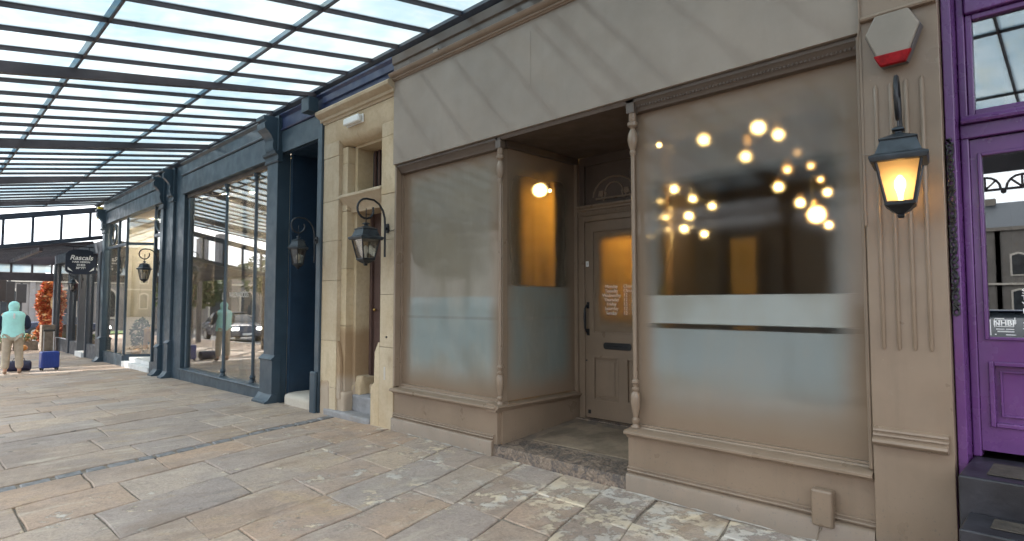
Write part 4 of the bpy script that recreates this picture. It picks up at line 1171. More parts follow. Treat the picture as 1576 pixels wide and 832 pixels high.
for i in range(9):
    c_ = [(.55,.55,.55), (.02,.02,.03), (.08,.15,.45), (.6,.6,.62), (.1,.1,.12)][i % 5]
    x = -7.35 + i*.11
    MB().prism([(1.0, 1.02), (1.2, 1.12), (1.4, 1.02), (1.44, .5), (.96, .5)], x, x+.05).build('garment', plain('cloth', c_, .9), cr_, bevel=.01)
# dried flower arrangement, red
def leaf_ball(name, label, cat, c, r, n, cols, size=.06, seed=1, parent=None, zsq=1.0):
    rr = random.Random(seed); ms = [plain(name+'_leaf', q, .8, 0, .25, 15, 0) for q in cols]
    mb = MB(); idx = []
    for _ in range(n):
        while True:
            v = Vector([rr.uniform(-1, 1) for _ in range(3)])
            if v.length < 1: break
        v = v.normalized()*(v.length**.45)
        p = Vector(c) + Vector((v.x*r[0], v.y*r[1], v.z*r[2]))
        a = Vector([rr.gauss(0, 1) for _ in range(3)]).normalized(); b_ = a.cross(Vector([rr.gauss(0, 1) for _ in range(3)])).normalized()
        s_ = size*rr.uniform(.5, 1.4)
        mb.add([p - a*s_, p + b_*s_*.45, p + a*s_, p - b_*s_*.45], [(0,1,2,3)])
        idx.append(rr.randrange(len(ms)))
    me = bpy.data.meshes.new(name); me.from_pydata(mb.v, [], mb.f)
    for m_ in ms: me.materials.append(m_)
    for p, i in zip(me.polygons, idx): p.material_index = i
    o = bpy.data.objects.new(name, me); link(o, parent)
    if label: tag(o, label, cat)
    return o
fl = thing('flower_arrangement', 'tall vase of crimson flowers behind the middle pane of the navy shop', 'flowers', (-7.7, 1.3, .1), 0)
leaf_ball('bloom', None, None, (-7.7, 1.3, 1.75), (.42, .3, .35), 700, [(.30,.02,.05), (.42,.04,.09), (.2,.01,.04)], .06, 2, fl)
MB().lathe([(.12, .1), (.14, .3), (.08, .8), (.10, .95)], (-7.7, 1.3), 14).build('vase', M['ivory'], fl, smooth=True)
MB().tube([(-7.7, 1.3, .9), (-7.7, 1.3, 1.6)], .02, 6).build('stem', M['brown'], fl)

# ================================================================== THIRD SHOP (bay with splayed entrance)
ts = thing('bay_shopfront', 'far navy shopfront with ringed corner transoms, splayed entrance and white steps', 'shop', (-14.5, 0, gz(-14.5)))
zg3 = gz(-14.5)
pilaster(-12.27, -12.07, gz(-12), N, ts, .5, 3.55)
MB().box(-12.06, -11.56, .0, .14, gz(-12)-.1, 4.357).build('pier', N, ts)
pilaster(-17.95, -17.68, gz(-17.8), N, ts, .45, 3.45)
MB().box(-17.66, -12.29, -.04, .2, 3.72, 4.05).build('fascia', N, ts, bevel=.004)
MB().prism([(.1, 4.055), (-.06, 4.055), (-.07, 4.08), (-.05, 4.10), (-.05, 4.28), (-.10, 4.33), (-.10, 4.357), (.1, 4.357)], -17.66, -12.29).build('frieze', N, ts, bevel=.003)
MB().box(-13.0, -12.28, .0, .12, gz(-12.6)-.1, .10).build('stall_riser', N, ts, bevel=.004)
MB().box(-17.67, -15.5, .0, .12, gz(-16.5)-.1, .09).build('stall_riser', N, ts, bevel=.004)
for (a, b_) in ((-12.96, -12.28), (-17.6, -15.56)):
    MB().box(a, b_, .05, .058, .12, 3.70).build('window_pane', M['shop_glass'], ts)
for x in (-12.98, -15.53, -16.4):
    MB().box(x-.03, x+.03, .02, .08, .1, 3.71).build('mullion', N, ts, bevel=.006)
MB().box(-17.6, -15.5, .02, .08, 2.98, 3.05).build('transom', N, ts)
MB().box(-12.96, -12.28, .02, .08, 2.98, 3.05).build('transom', N, ts)
for cx_ in (-12.6, -16.95):
    MB().tube([(cx_+.28*math.cos(2*PI*k/20), .03, 3.37+.28*math.sin(2*PI*k/20)) for k in range(20)], .022, 6, True).build('ring', N, ts, smooth=True)
# splayed glazed side of the entrance
def quadbox(ax, ay, bx_, by, z0, z1, th=.03):
    d_ = Vector((bx_-ax, by-ay, 0)).normalized(); nrm = Vector((-d_.y, d_.x, 0))*th
    return MB().prism([(ax, ay), (bx_, by), (bx_+nrm.x, by+nrm.y), (ax+nrm.x, ay+nrm.y)], z0, z1, 'z')
quadbox(-15.5, .06, -14.75, 1.1, .12, 3.0, .01).build('window_pane', M['shop_glass'], ts)
quadbox(-15.5, .06, -14.75, 1.1, 3.06, 3.7, .01).build('window_pane', M['shop_glass'], ts)
quadbox(-15.5, .04, -14.73, 1.1, -.3, .11, .08).build('stall_riser', N, ts)
quadbox(-15.5, .04, -14.73, 1.1, 2.98, 3.05, .05).build('transom', N, ts)
quadbox(-12.95, .06, -13.7, 1.1, .12, 3.7, .01).build('window_pane', M['shop_glass'], ts)
quadbox(-12.95, .06, -13.7, 1.1, -.3, .11, .06).build('stall_riser', N, ts)
MB().box(-14.75, -13.7, 1.1, 1.15, .05, 2.4).build('entrance_door', M['shop_glass'], ts)
for x in (-14.72, -13.73): MB().box(x-.04, x+.04, 1.08, 1.16, .0, 3.7).build('door_post', N, ts)
MB().box(-14.7, -13.7, 1.08, 1.16, 2.4, 2.5).build('door_head', N, ts)
wm = plain('white_step_paint', (.7, .7, .69), .6, 0, .08, 5)
MB().box(-15.45, -13.02, -.02, .5, zg3-.1, -.05).build('entrance_step', wm, ts, bevel=.008)
MB().box(-15.3, -13.1, .12, 1.2, -.049, .05).build('entrance_step', wm, ts, bevel=.008)
MB().box(-17.67, -12.28, 2.6, 2.65, -.3, 3.75).build('display_wall', B, ts)
MB().box(-17.7, -17.67, .1, 2.6, -.3, 3.75).build('side_wall', B, ts)
MB().box(-12.28, -12.25, .15, 2.6, -.3, 3.75).build('side_wall', B, ts)
MB().box(-17.67, -12.28, .14, 2.6, 3.71, 3.75).build('ceiling', B, ts)
MB().box(-17.67, -12.28, .14, 2.6, -.3, .04).build('floor', M['pale_floor'], ts)
for (x, y) in ((-13.2, 1.6), (-14.3, 2.0), (-15.4, .7), (-16.8, 1.2)):
    MB().lathe([(.045, 3.69), (.045, 3.705)], (x, y), 12).build('spotlight', spot, ts)
MB().lathe([(.42, .05), (.42, .2), (.34, .3), (.34, 2.7), (.40, 2.85), (.60, 3.3), (.62, 3.68)], (-15.9, 1.5), 24).build('interior_column', B, ts, smooth=True)
# display: cloth covered table, flowers, pumpkins, greenery
tb = thing('display_table', 'table with an ochre cloth in the splayed entrance window', 'table', (-15.5, .9, .04), 0, None, False)
MB().box(-.5, .5, -.3, .3, .7, .74).build('tabletop', M['ivory'], tb)
for a in (-.45, .45):
    for b_ in (-.25, .25): MB().box(a-.03, a+.03, b_-.03, b_+.03, 0, .7).build('leg', M['ivory'], tb)
rr = random.Random(3); vs = []; fs = []
for i in range(9):
    for j in range(7):
        x_ = -.3 + i*.09; s_ = j/6.
        vs.append((x_ + .02*math.sin(j*2+i), -.2 - .13*min(1, s_*3) - .03*math.sin(i*1.7)*s_, .748 - max(0, s_-.25)*.62*(1 + .25*math.sin(i*.9))))
for i in range(8):
    for j in range(6): fs.append((i*7+j, (i+1)*7+j, (i+1)*7+j+1, i*7+j+1))
me = bpy.data.meshes.new('table_cloth'); me.from_pydata(vs, [], fs); me.materials.append(plain('ochre_cloth', (.50,.24,.06), .9))
for p in me.polygons: p.use_smooth = True
o = bpy.data.objects.new('table_cloth', me); COL.objects.link(o); o.location = (-15.5, .9, .04); o.modifiers.new('thickness', 'SOLIDIFY').thickness = .01
tag(o, 'ochre cloth draped off the display table in the splayed window', 'cloth')
leaf_ball('flower_bunch', 'bunch of yellow flowers on the display table by the splayed window', 'flowers', (-15.2, .95, 1.0), (.22, .2, .2), 260, [(.75,.48,.02), (.8,.6,.08)], .05, 4)
leaf_ball('fir_bush', 'small dark green bush behind the glass left of the ochre cloth', 'plant', (-16.25, .6, .55), (.25, .25, .5), 420, [(.03,.07,.03), (.05,.09,.05)], .06, 5)
def pumpkin(x, y, z, r, col, label):
    vs = []; fs = []; n_, m_ = 20, 8
    for i in range(m_+1):
        t = PI*i/m_
        for k in range(n_):
            a = 2*PI*k/n_; rr_ = r*max(.02, math.sin(t))*(1 - .08*abs(math.sin(a*4)))
            vs.append((rr_*math.cos(a), rr_*math.sin(a), r*.78 - r*.78*math.cos(t)))
    for i in range(m_):
        for k in range(n_): fs.append((i*n_+k, i*n_+(k+1) % n_, (i+1)*n_+(k+1) % n_, (i+1)*n_+k))
    t = thing('pumpkin', label, 'pumpkin', (x, y, z), 0, None, False)
    MB().add(vs, fs).build('fruit', plain('pumpkin_skin', col, .5), t, smooth=True)
    MB().tube([(0,0,r*1.5), (.01,0,r*1.75), (.03,0,r*1.9)], [.02,.015,.02], 6).build('stalk', plain('stalk', (.12,.1,.04), .8), t)
pumpkin(-16.0, .45, .04, .12, (.55,.30,.12), 'orange pumpkin on the shop window floor left of the ochre cloth')
pumpkin(-16.3, .35, .04, .10, (.6,.55,.45), 'cream pumpkin on the shop window floor')
pumpkin(-12.7, .5, .04, .2, (.62,.6,.52), 'large pale pumpkin behind the right corner pane by the double pilaster')

# ================================================================== HAIR SALON (far)
hs = thing('salon_shopfront', 'far dark hair salon shopfront with wine-red interior past the navy shops', 'shop', (-21, 0, gz(-21)))
GP = paint('slate_paint', (.05, .06, .075), .45)
g21 = gz(-21)
MB().box(-26.3, -18.0, .0, .3, 2.95, 3.3).build('fascia', GP, hs)
MB().box(-26.3, -19.2, 6.0, 6.3, -.4, 9).build('wall', M['upper_wall'], hs)
for x, wd in ((-18.35, .3), (-20.0, .12), (-21.2, .14), (-22.9, .34), (-26.0, .3)):
    MB().box(x-wd/2, x+wd/2, -.04, .2, gz(x)-.1, 2.95).build('pilaster', GP, hs, bevel=.01)
MB().box(-20.0, -18.5, .0, .15, g21-.1, .18).build('stall_riser', GP, hs)
MB().box(-25.8, -21.2, .0, .15, g21-.2, .15).build('stall_riser', GP, hs)
for a, b_ in ((-19.9, -18.5), (-22.7, -21.3), (-25.8, -23.1)):
    MB().box(a, b_, .06, .068, .18, 2.94).build('window_pane', M['shop_glass'], hs)
MB().box(-21.1, -20.1, -.1, .5, g21-.1, g21+.16).build('step', wm, hs)
wine = plain('wine_wall', (.16, .03, .045), .8)
MB().box(-26.2, -18.3, 2.2, 2.25, -.4, 3.0).build('rear_wall', wine, hs)
MB().box(-26.2, -18.3, .3, 2.2, 2.93, 2.96).build('ceiling', wine, hs)
MB().box(-26.2, -18.3, .16, 2.2, g21-.1, g21+.1).build('floor', M['pale_floor'], hs)
for (x, y) in ((-19.2, .9), (-22, 1.0), (-24.5, 1.0)):  # ceiling discs added to brighten the wine-red interior
    MB().lathe([(.05, 2.91), (.05, 2.925)], (x, y), 12).build('spotlight', spot, hs)
# hanging sign
sg = thing('hanging_sign', 'dark hanging hair salon sign with white script, projecting from the far shop', 'sign', (-19.4, -.3, 2.7), 0)
sx0, sx1 = -.62, .08
sgm = plain('sign_navy', (.02, .026, .045), .35)
pr = []
W2, H2, cy_, cz_ = .39, .38, -.30, 2.70
oct_ = [(-1, -.72), (-.86, -.88), (-.5, -1), (.5, -1), (.86, -.88), (1, -.72), (1, .62), (.8, .86), (.35, 1.0), (-.35, 1.0), (-.8, .86), (-1, .62)]
MB().prism([(cy_+a*W2, cz_+b*H2) for a, b in oct_], -19.43, -19.38).build('board', sgm, sg, bevel=.006)
rz_ = (PI/2, 0, PI/2)
text_obj('Rascals', 'lettering', M['decal'], sg, (-19.377, cy_, cz_+.06), .20, rz_, shear=.25, offset=.004)
text_obj('HAIR DESIGN', 'lettering', M['decal'], sg, (-19.377, cy_, cz_-.03), .075, rz_, offset=.002)
text_obj('01423', 'lettering', M['decal'], sg, (-19.377, cy_, cz_-.125), .085, rz_, offset=.003)
text_obj('509776', 'lettering', M['decal'], sg, (-19.377, cy_, cz_-.215), .085, rz_, offset=.003)
for s in (-1, 1):
    MB().prism([(cy_+s*.20, cz_-.30), (cy_+s*.33, cz_-.24), (cy_+s*.33, cz_-.16)], -19.379, -19.374).build('corner_flash', M['decal'], sg)
MB().tube([(-19.4, .05, 3.16), (-19.4, -.7, 3.16)], .015, 6).build('arm', M['iron'], sg)
for y in (-.5, -.1): MB().tube([(-19.4, y, 3.16), (-19.4, y, 3.05)], .008, 5).build('hanger', M['iron'], sg)
# yellow box lamp at the gable foot
yl = thing('yellow_box_lamp', 'small yellow box lamp at the wall end of the glazed gable', 'lamp', (-18.4, .0, 3.95), 0)
MB().box(-18.5, -18.3, -.12, -.0, 3.95, 4.3).build('housing', plain('yellow_plastic', (.65,.5,.03), .4), yl, bevel=.01)

# ================================================================== PURPLE SHOP
ps = thing('purple_shopfront', 'glossy purple shopfront with a glazed door at the right edge', 'shop', (2.6, .2, .6))
P = M['purple']
PY = .16
MB().box(2.145, 2.19, .0, PY+.1, -.1, 4.5).build('frame', P, ps, bevel=.006)
MB().box(2.192, 2.23, PY-.02, PY+.08, .62, 4.3).build('frame', P, ps, bevel=.008)
def pframe(x0, x1, z0, z1, ws, nm='door_stile'):
    pass
# door with stiles, rails, moulded panel
px0, px1 = 2.232, 3.18
MB().box(px0-.04, px1+.2, PY-.03, PY+.08, 2.36, 2.44).build('transom', P, ps, bevel=.008)
MB().prism([(PY+.05, 2.44), (PY-.06, 2.44), (PY-.065, 2.455), (PY-.04, 2.47), (PY-.03, 2.49), (PY+.05, 2.49)], px0-.03, px1+.2).build('transom_moulding', P, ps, bevel=.002)
dr = MB()
dr.box(px0, px0+.05, PY, PY+.05, .655, 2.355); dr.box(px1-.05, px1, PY, PY+.05, .655, 2.355)
dr.box(px0+.05, px1-.05, PY, PY+.05, 2.26, 2.355); dr.box(px0+.05, px1-.05, PY, PY+.05, 1.13, 1.26); dr.box(px0+.05, px1-.05, PY, PY+.05, .655, .79)
dr = dr.build('door', P, ps)
frame(px0+.03, px1-.03, 1.25, 2.275, PY-.012, PY+.02, .018, 'glazing_bead', P, dr, .005)
MB().box(px0+.045, px1-.045, PY+.02, PY+.026, 1.262, 2.262).build('door_glass', M['door_glass'], dr)
MB().box(px0+.045, px1-.045, PY+.028, PY+.04, .79, 1.13).build('panel', P, dr)
frame(px0+.04, px1-.04, .785, 1.135, PY-.014, PY+.03, .024, 'panel_moulding', P, dr, .006)
frame(px0+.085, px1-.085, .84, 1.085, PY+.012, PY+.03, .010, 'panel_moulding', P, dr, .003)
MB().box(px1+.005, px1+.2, PY-.02, PY+.08, .6, 4.3).build('frame', P, ps)
# upper light
mb = MB(); mb.box(px0, px1, PY, PY+.06, 2.49, 2.52)
frame(px0-.0, px1, 2.49, 3.06, PY-.012, PY+.04, .03, 'fanlight_frame', P, ps, .006)
MB().box(px0+.03, px1-.03, PY+.02, PY+.026, 2.52, 3.03).build('fanlight_glass', M['door_glass'], ps)
MB().box(px0-.0, px1+.2, PY-.04, PY+.06, 3.062, 3.9).build('head_panel', P, ps, bevel=.01)
MB().box(2.19, 4.4, -.04, .3, 3.9, 4.35).build('fascia', P, ps)
MB().box(px1+.2, 4.4, PY-.0, PY+.1, .6, 3.9).build('side_panel', P, ps)
# ornate black iron strip beside the frame
mb = MB(); rr = random.Random(8); z = 1.40; k = 0
while z < 2.33:
    mb.tube([(2.165+.014*math.cos(a+k), -.012, z+.017*math.sin(a)) for a in [2*PI*i/8 for i in range(8)]], .006, 5, True)
    mb.sphere((2.165+rr.uniform(-.014,.014), -.016, z+.016), .009, 6, 4)
    z += .028; k += 1
o = mb.build('ornament_strip', M['black'], ps, smooth=True)
# sticker on the glass and vertical lettering
GYP = PY+.017
MB().box(px0+.052, px0+.056, GYP, GYP+.002, 1.275, 1.36).build('sticker_line', M['decal'], dr)
text_obj('NHBF', 'sticker_lettering', M['decal'], dr, (2.347, GYP, 1.330), .038, offset=.0008)
st = MB()
for q in ((2.303, 2.306, 1.32, 1.368), (2.303, 2.345, 1.365, 1.368), (2.388, 2.391, 1.335, 1.372), (2.31, 2.385, 1.322, 1.3245), (2.31, 2.3125, 1.322, 1.36), (2.3825, 2.385, 1.322, 1.36), (2.31, 2.385, 1.3575, 1.36), (2.31, 2.345, 1.308, 1.311), (2.35, 2.385, 1.308, 1.311), (2.315, 2.385, 1.298, 1.300), (2.315, 2.385, 1.294, 1.296), (2.35, 2.392, 1.278, 1.281), (2.303, 2.31, 1.278, 1.283)):
    st.box(q[0], q[1], GYP, GYP+.002, q[2], q[3])
st.build('sticker', M['decal'], dr)
for i, c_ in enumerate('STYLIST'):
    text_obj(c_, 'window_letter', M['decal'], dr, (2.432, GYP, 1.50 - i*.035), .038)
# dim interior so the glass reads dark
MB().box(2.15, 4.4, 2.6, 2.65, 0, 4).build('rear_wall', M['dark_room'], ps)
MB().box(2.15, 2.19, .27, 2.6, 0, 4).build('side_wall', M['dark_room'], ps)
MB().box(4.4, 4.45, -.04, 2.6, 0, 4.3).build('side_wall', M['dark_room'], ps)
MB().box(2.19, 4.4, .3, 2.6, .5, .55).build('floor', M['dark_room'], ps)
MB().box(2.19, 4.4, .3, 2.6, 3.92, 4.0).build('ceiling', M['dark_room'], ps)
sl = plain('dark_slate_step', (.020, .020, .025), .4, 0, .4, 6, .3)
inl = plain('worn_mat', (.055, .045, .035), .8, 0, .4, 20, .5)
for i, (x0_, yf_, zt) in enumerate(((2.195, -.36, .62), (2.235, -.66, .455), (2.28, -.96, .30), (2.33, -1.26, .15))):
    MB().box(x0_, 3.6, yf_, (PY+.0 if i == 0 else yf_+.299), -.1, zt).build('step', sl, ps, bevel=.01)
    MB().box(x0_+.10, x0_+.95, yf_+.09, yf_+(.36 if i == 0 else .24), zt+.002, zt+.006).build('step_mat', inl, ps, bevel=.002)

# ================================================================== PERSON AND LUGGAGE
def skin(name, verts, edges, radii, mat, parent, root=0, levels=2):
    me = bpy.data.meshes.new(name); me.from_pydata(verts, edges, []); me.materials.append(mat)
    o = bpy.data.objects.new(name, me); link(o, parent)
    sk = o.modifiers.new('skin', 'SKIN'); sk.use_smooth_shade = True
    for i, r_ in enumerate(radii):
        me.skin_vertices[0].data[i].radius = r_ if isinstance(r_, tuple) else (r_, r_)
    me.skin_vertices[0].data[root].use_root = True
    sb = o.modifiers.new('subdivision', 'SUBSURF'); sb.levels = levels; sb.render_levels = levels
    return o
per = thing('person', 'person seen from behind in a mint hooded gilet, navy sleeves and beige trousers', 'person', (-15.25, -2.23, gz(-15.25)), R(87), None, False)
mint = plain('mint_fleece', (.42, .80, .76), .85, 0, .06, 10, .3)
beige = plain('beige_cotton', (.42, .35, .27), .9, 0, .1, 12, .3)
navyc = plain('navy_cotton', (.015, .022, .05), .9)
skinm = plain('skin', (.50, .30, .22), .55, 0, .05, 20, .05)
# local frame: person faces +Y (away from the camera), x to their right
# body: one continuous figure under the clothes
V = [(0,0,.93), (0,.0,1.08), (0,-.01,1.25), (0,-.01,1.37), (0,.0,1.45), (0,.02,1.53), (0,.03,1.58),
     (-.17,0,1.36), (-.26,.02,1.12), (-.24,.20,1.00), (-.20,.29,1.04),
     (.17,0,1.36), (.27,.02,1.12), (.25,.20,1.02), (.20,.29,1.08),
     (-.09,0,.88), (-.105,.01,.50), (-.115,-.03,.08), (-.12,.10,.03),
     (.09,0,.88), (.12,.03,.50), (.14,.0,.08), (.15,.13,.03)]
Ed = [(0,1),(1,2),(2,3),(3,4),(4,5),(5,6),(3,7),(7,8),(8,9),(9,10),(3,11),(11,12),(12,13),(13,14),(0,15),(15,16),(16,17),(17,18),(0,19),(19,20),(20,21),(21,22)]
Rd = [(.13,.10), (.13,.10), (.15,.11), (.14,.10), .055, .085, .075, .065, .048, .036, .025, .065, .048, .036, .025, .085, .058, .038, .035, .085, .058, .038, .035]
skin('body', V, Ed, Rd, skinm, per)
# gilet with hood: rings of (z, half width, half depth, forward shift)
def loft(rings, name, mat, parent, n=22, crease=.006, seed=1):
    r_ = random.Random(seed); vs = []; fs = []
    for (z, rx, ry, cy) in rings:
        for k in range(n):
            a = 2*PI*k/n
            w_ = 1 + r_.uniform(-crease, crease)/rx*1.0 + .018*math.sin(a*3 + z*9)
            vs.append((rx*w_*math.copysign(abs(math.cos(a))**.85, math.cos(a)), cy + ry*w_*math.sin(a), z))
    for i in range(len(rings)-1):
        for k in range(n): fs.append((i*n+k, i*n+(k+1) % n, (i+1)*n+(k+1) % n, (i+1)*n+k))
    fs.append(tuple(range(n))[::-1]); fs.append(tuple(range((len(rings)-1)*n, len(rings)*n)))
    o = MB().add(vs, fs).build(name, mat, parent, smooth=True)
    sb = o.modifiers.new('subdivision', 'SUBSURF'); sb.levels = 1; sb.render_levels = 1
    return o
loft([(.83,.215,.15,0), (.85,.222,.158,0), (.93,.215,.15,0), (1.02,.205,.142,0), (1.12,.205,.142,0), (1.22,.215,.145,-.005), (1.31,.228,.142,-.01), (1.37,.225,.128,-.01), (1.415,.19,.11,-.01), (1.445,.12,.09,-.005), (1.46,.085,.085,0)], 'gilet', mint, per)
loft([(1.44,.105,.10,-.005), (1.47,.088,.092,0), (1.50,.094,.10,.0), (1.55,.106,.118,.005), (1.60,.106,.122,.01), (1.645,.088,.105,.012), (1.672,.05,.06,.015), (1.68,.012,.015,.018)], 'hood', mint, per, seed=4)
MB().box(-.018, .018, -.165, -.150, 1.28, 1.40).build('back_label', M['white'], per)
for s, el, wr in ((-1, (-.265,.02,1.10), (-.24,.21,1.01)), (1, (.275,.02,1.10), (.25,.21,1.03))):
    skin('sleeve', [(s*.195,0,1.36), (s*.245,.0,1.24), el, wr], [(0,1),(1,2),(2,3)], [.08, .07, .062, .05], navyc, per)
    # hand: palm, four curled fingers, thumb
    hx_, hy_, hz_ = wr[0]-s*.02, wr[1]+.04, wr[2]+.01
    vs = [(hx_, hy_, hz_), (hx_-s*.01, hy_+.05, hz_+.015)]; es = [(0,1)]; rs = [.028, .034]
    for k in range(4):
        b0 = len(vs); ox = (k-1.5)*.02
        vs += [(hx_+ox, hy_+.085, hz_+.02), (hx_+ox, hy_+.11, hz_+.01), (hx_+ox-s*.004, hy_+.115, hz_-.015)]
        es += [(1, b0), (b0, b0+1), (b0+1, b0+2)]; rs += [.010, .009, .008]
    b0 = len(vs); vs += [(hx_-s*.04, hy_+.04, hz_+.02), (hx_-s*.05, hy_+.07, hz_+.03)]; es += [(0, b0), (b0, b0+1)]; rs += [.012, .010]
    skin('hand', vs, es, rs, skinm, per, levels=1)
skin('trousers', [(0,0,.94), (-.09,0,.86), (-.108,.01,.50), (-.118,-.02,.10), (.09,0,.86), (.122,.03,.50), (.142,.0,.10)],
     [(0,1),(1,2),(2,3),(0,4),(4,5),(5,6)], [(.16,.13), (.115,.12), .088, .078, (.115,.12), .088, .078], beige, per)
for x_, y_ in ((-.118, .03), (.145, .06)):
    skin('shoe', [(x_, y_-.08, .045), (x_, y_+.02, .045), (x_, y_+.13, .035)], [(0,1),(1,2)], [.042, .045, .035], plain('tan_leather', (.22,.15,.10), .6), per, levels=1)
# face, ears and hair mostly hidden by the hood
skin('hair', [(0,.055,1.59), (0,.065,1.62)], [(0,1)], [.062, .05], plain('brown_hair', (.08,.05,.03), .7), per, levels=1)
MB().sphere((-.03, .105, 1.575), .010, 8, 6).build('eye', M['white'], per); MB().sphere((.03, .105, 1.575), .010, 8, 6).build('eye', M['white'], per)
MB().add([(0,.135,1.545), (-.013,.105,1.54), (.013,.105,1.54), (0,.108,1.58)], [(0,1,3),(0,3,2),(0,2,1),(1,2,3)]).build('nose', skinm, per)
MB().box(-.025, .025, .095, .108, 1.508, 1.518).build('mouth', plain('lips', (.35,.12,.1), .5), per)
# bag on the ground by the feet
bag = thing('duffel_bag', 'dark navy duffel bag on the paving between the feet of the person', 'bag', (-15.75, -2.06, gz(-15.7)), R(80), None, False)
MB().tube([(-.24, .15, .13), (-.21, .15, .13), (0, .15, .135), (.21, .15, .13), (.24, .15, .13)], [.08, .125, .13, .125, .08], 16).build('bag_body', plain('navy_nylon', (.02,.02,.055), .6), bag, smooth=True)
MB().tube([(-.12, .1, .24), (-.1, .1, .31), (.1, .1, .31), (.12, .1, .24)], .01, 6).build('handle', M['black'], bag, smooth=True)
# cabin suitcase
su = thing('suitcase', 'blue hard-shell cabin suitcase standing with its handle pulled up', 'suitcase', (-15.75, -1.47, gz(-15.75)), R(97), None, False)
bl = plain('blue_shell', (.018, .045, .24), .3, 0, .1, 6, .05)
MB().box(-.185, .185, -.12, .12, .055, .46).build('shell', bl, su, bevel=.035, seg=3)
for k in range(6):
    MB().box(-.16+k*.058, -.13+k*.058, -.126, -.119, .09, .43).build('rib', bl, su, bevel=.003)
for a in (-.15, .15):
    for b_ in (-.08, .08):
        mb = MB(); mb.tube([(a-.012, b_, .027), (a+.012, b_, .027)], .027, 10); mb.box(a-.02, a+.02, b_-.02, b_+.02, .03, .056); mb.build('wheel', M['black'], su)
for a in (-.10, .10): MB().tube([(a, .10, .44), (a, .10, .95)], .011, 6).build('handle_tube', M['steel'], su)
MB().box(-.12, .12, .08, .12, .94, .99).build('grip', M['black'], su, bevel=.01)

# ================================================================== FLORIST DISPLAY (far left)
ga = thing('leaf_garland', 'tall orange and rust autumn leaf garland standing on the far pavement', 'garland', (-27.3, .0, gz(-27)), 0)
g27 = gz(-27)
MB().tube([(-27.3, .02, g27), (-27.3, .05, 2.3)], .06, 8).build('post', M['brown'], ga)
cols = [(.48,.15,.05), (.60,.22,.07), (.34,.08,.03), (.66,.38,.17), (.44,.08,.04)]
for i in range(6):
    z = .15 + i*.37
    leaf_ball('leaf_cluster', None, None, (-27.2+.06*math.sin(i*2), -.02+.10*math.sin(i*1.3)-.06*(3-i)*.4, z+.05), (.40, .34-.01*i, .34), 480, cols, .12, 30+i, ga)
MB().tube([(-26.75, .18+.16*math.cos(t), 1.45+.30*math.sin(t)) for t in [k*PI*1.6/12 for k in range(13)]], .05, 6).build('straw_wreath', plain('straw', (.6,.45,.25), .9), ga)
cw = plain('weathered_wood', (.22, .18, .14), .9, 0, .25, 8, .4)
def crate(x, y, sx_, sy_, h, label, rz=0):
    g_ = gz(x)
    t = thing('wooden_crate', label, 'crate', (x, y, g_), rz, None, False)
    n_ = max(2, int(h/.12))
    for k in range(n_):
        z0 = k*h/n_+.005; z1 = (k+1)*h/n_-.005
        for (a, b_, c_, d_) in ((-sx_, sx_, -sy_, -sy_+.02), (-sx_, sx_, sy_-.02, sy_), (-sx_, -sx_+.02, -sy_+.021, sy_-.021), (sx_-.02, sx_, -sy_+.021, sy_-.021)):
            MB().box(a, b_, c_, d_, z0, z1).build('slat', cw, t)
    for a in (-1, 1):
        for b_ in (-1, 1): MB().box(a*sx_-.02-a*.03, a*sx_+.02-a*.03, b_*sy_-.02-b_*.045, b_*sy_+.02-b_*.045, 0, h).build('corner_post', cw, t)
    return t
crate(-25.2, -.28, .25, .2, .95, 'tall grey wooden crate right of the autumn garland')
crate(-26.6, -.75, .3, .35, .32, 'low wooden crate in front of the autumn garland')
crate(-26.8, -1.45, .25, .25, .25, 'small low crate at the left of the autumn garland')
leaf_ball('flower_tray', 'tray of cream and peach flowers on the low crate below the garland', 'flowers', (-26.6, -.75, .12), (.3, .35, .14), 300, [(.62,.5,.38), (.55,.25,.1), (.12,.16,.06)], .06, 50)
leaf_ball('flower_pot_plants', 'small pale green and cream plants on the leftmost low crate', 'plant', (-26.8, -1.45, .05), (.25, .25, .16), 200, [(.5,.48,.36), (.10,.16,.05)], .06, 51)
pumpkin(-25.8, -.9, gz(-26), .14, (.6,.25,.06), 'orange pumpkin on the far pavement beside the tall crate')

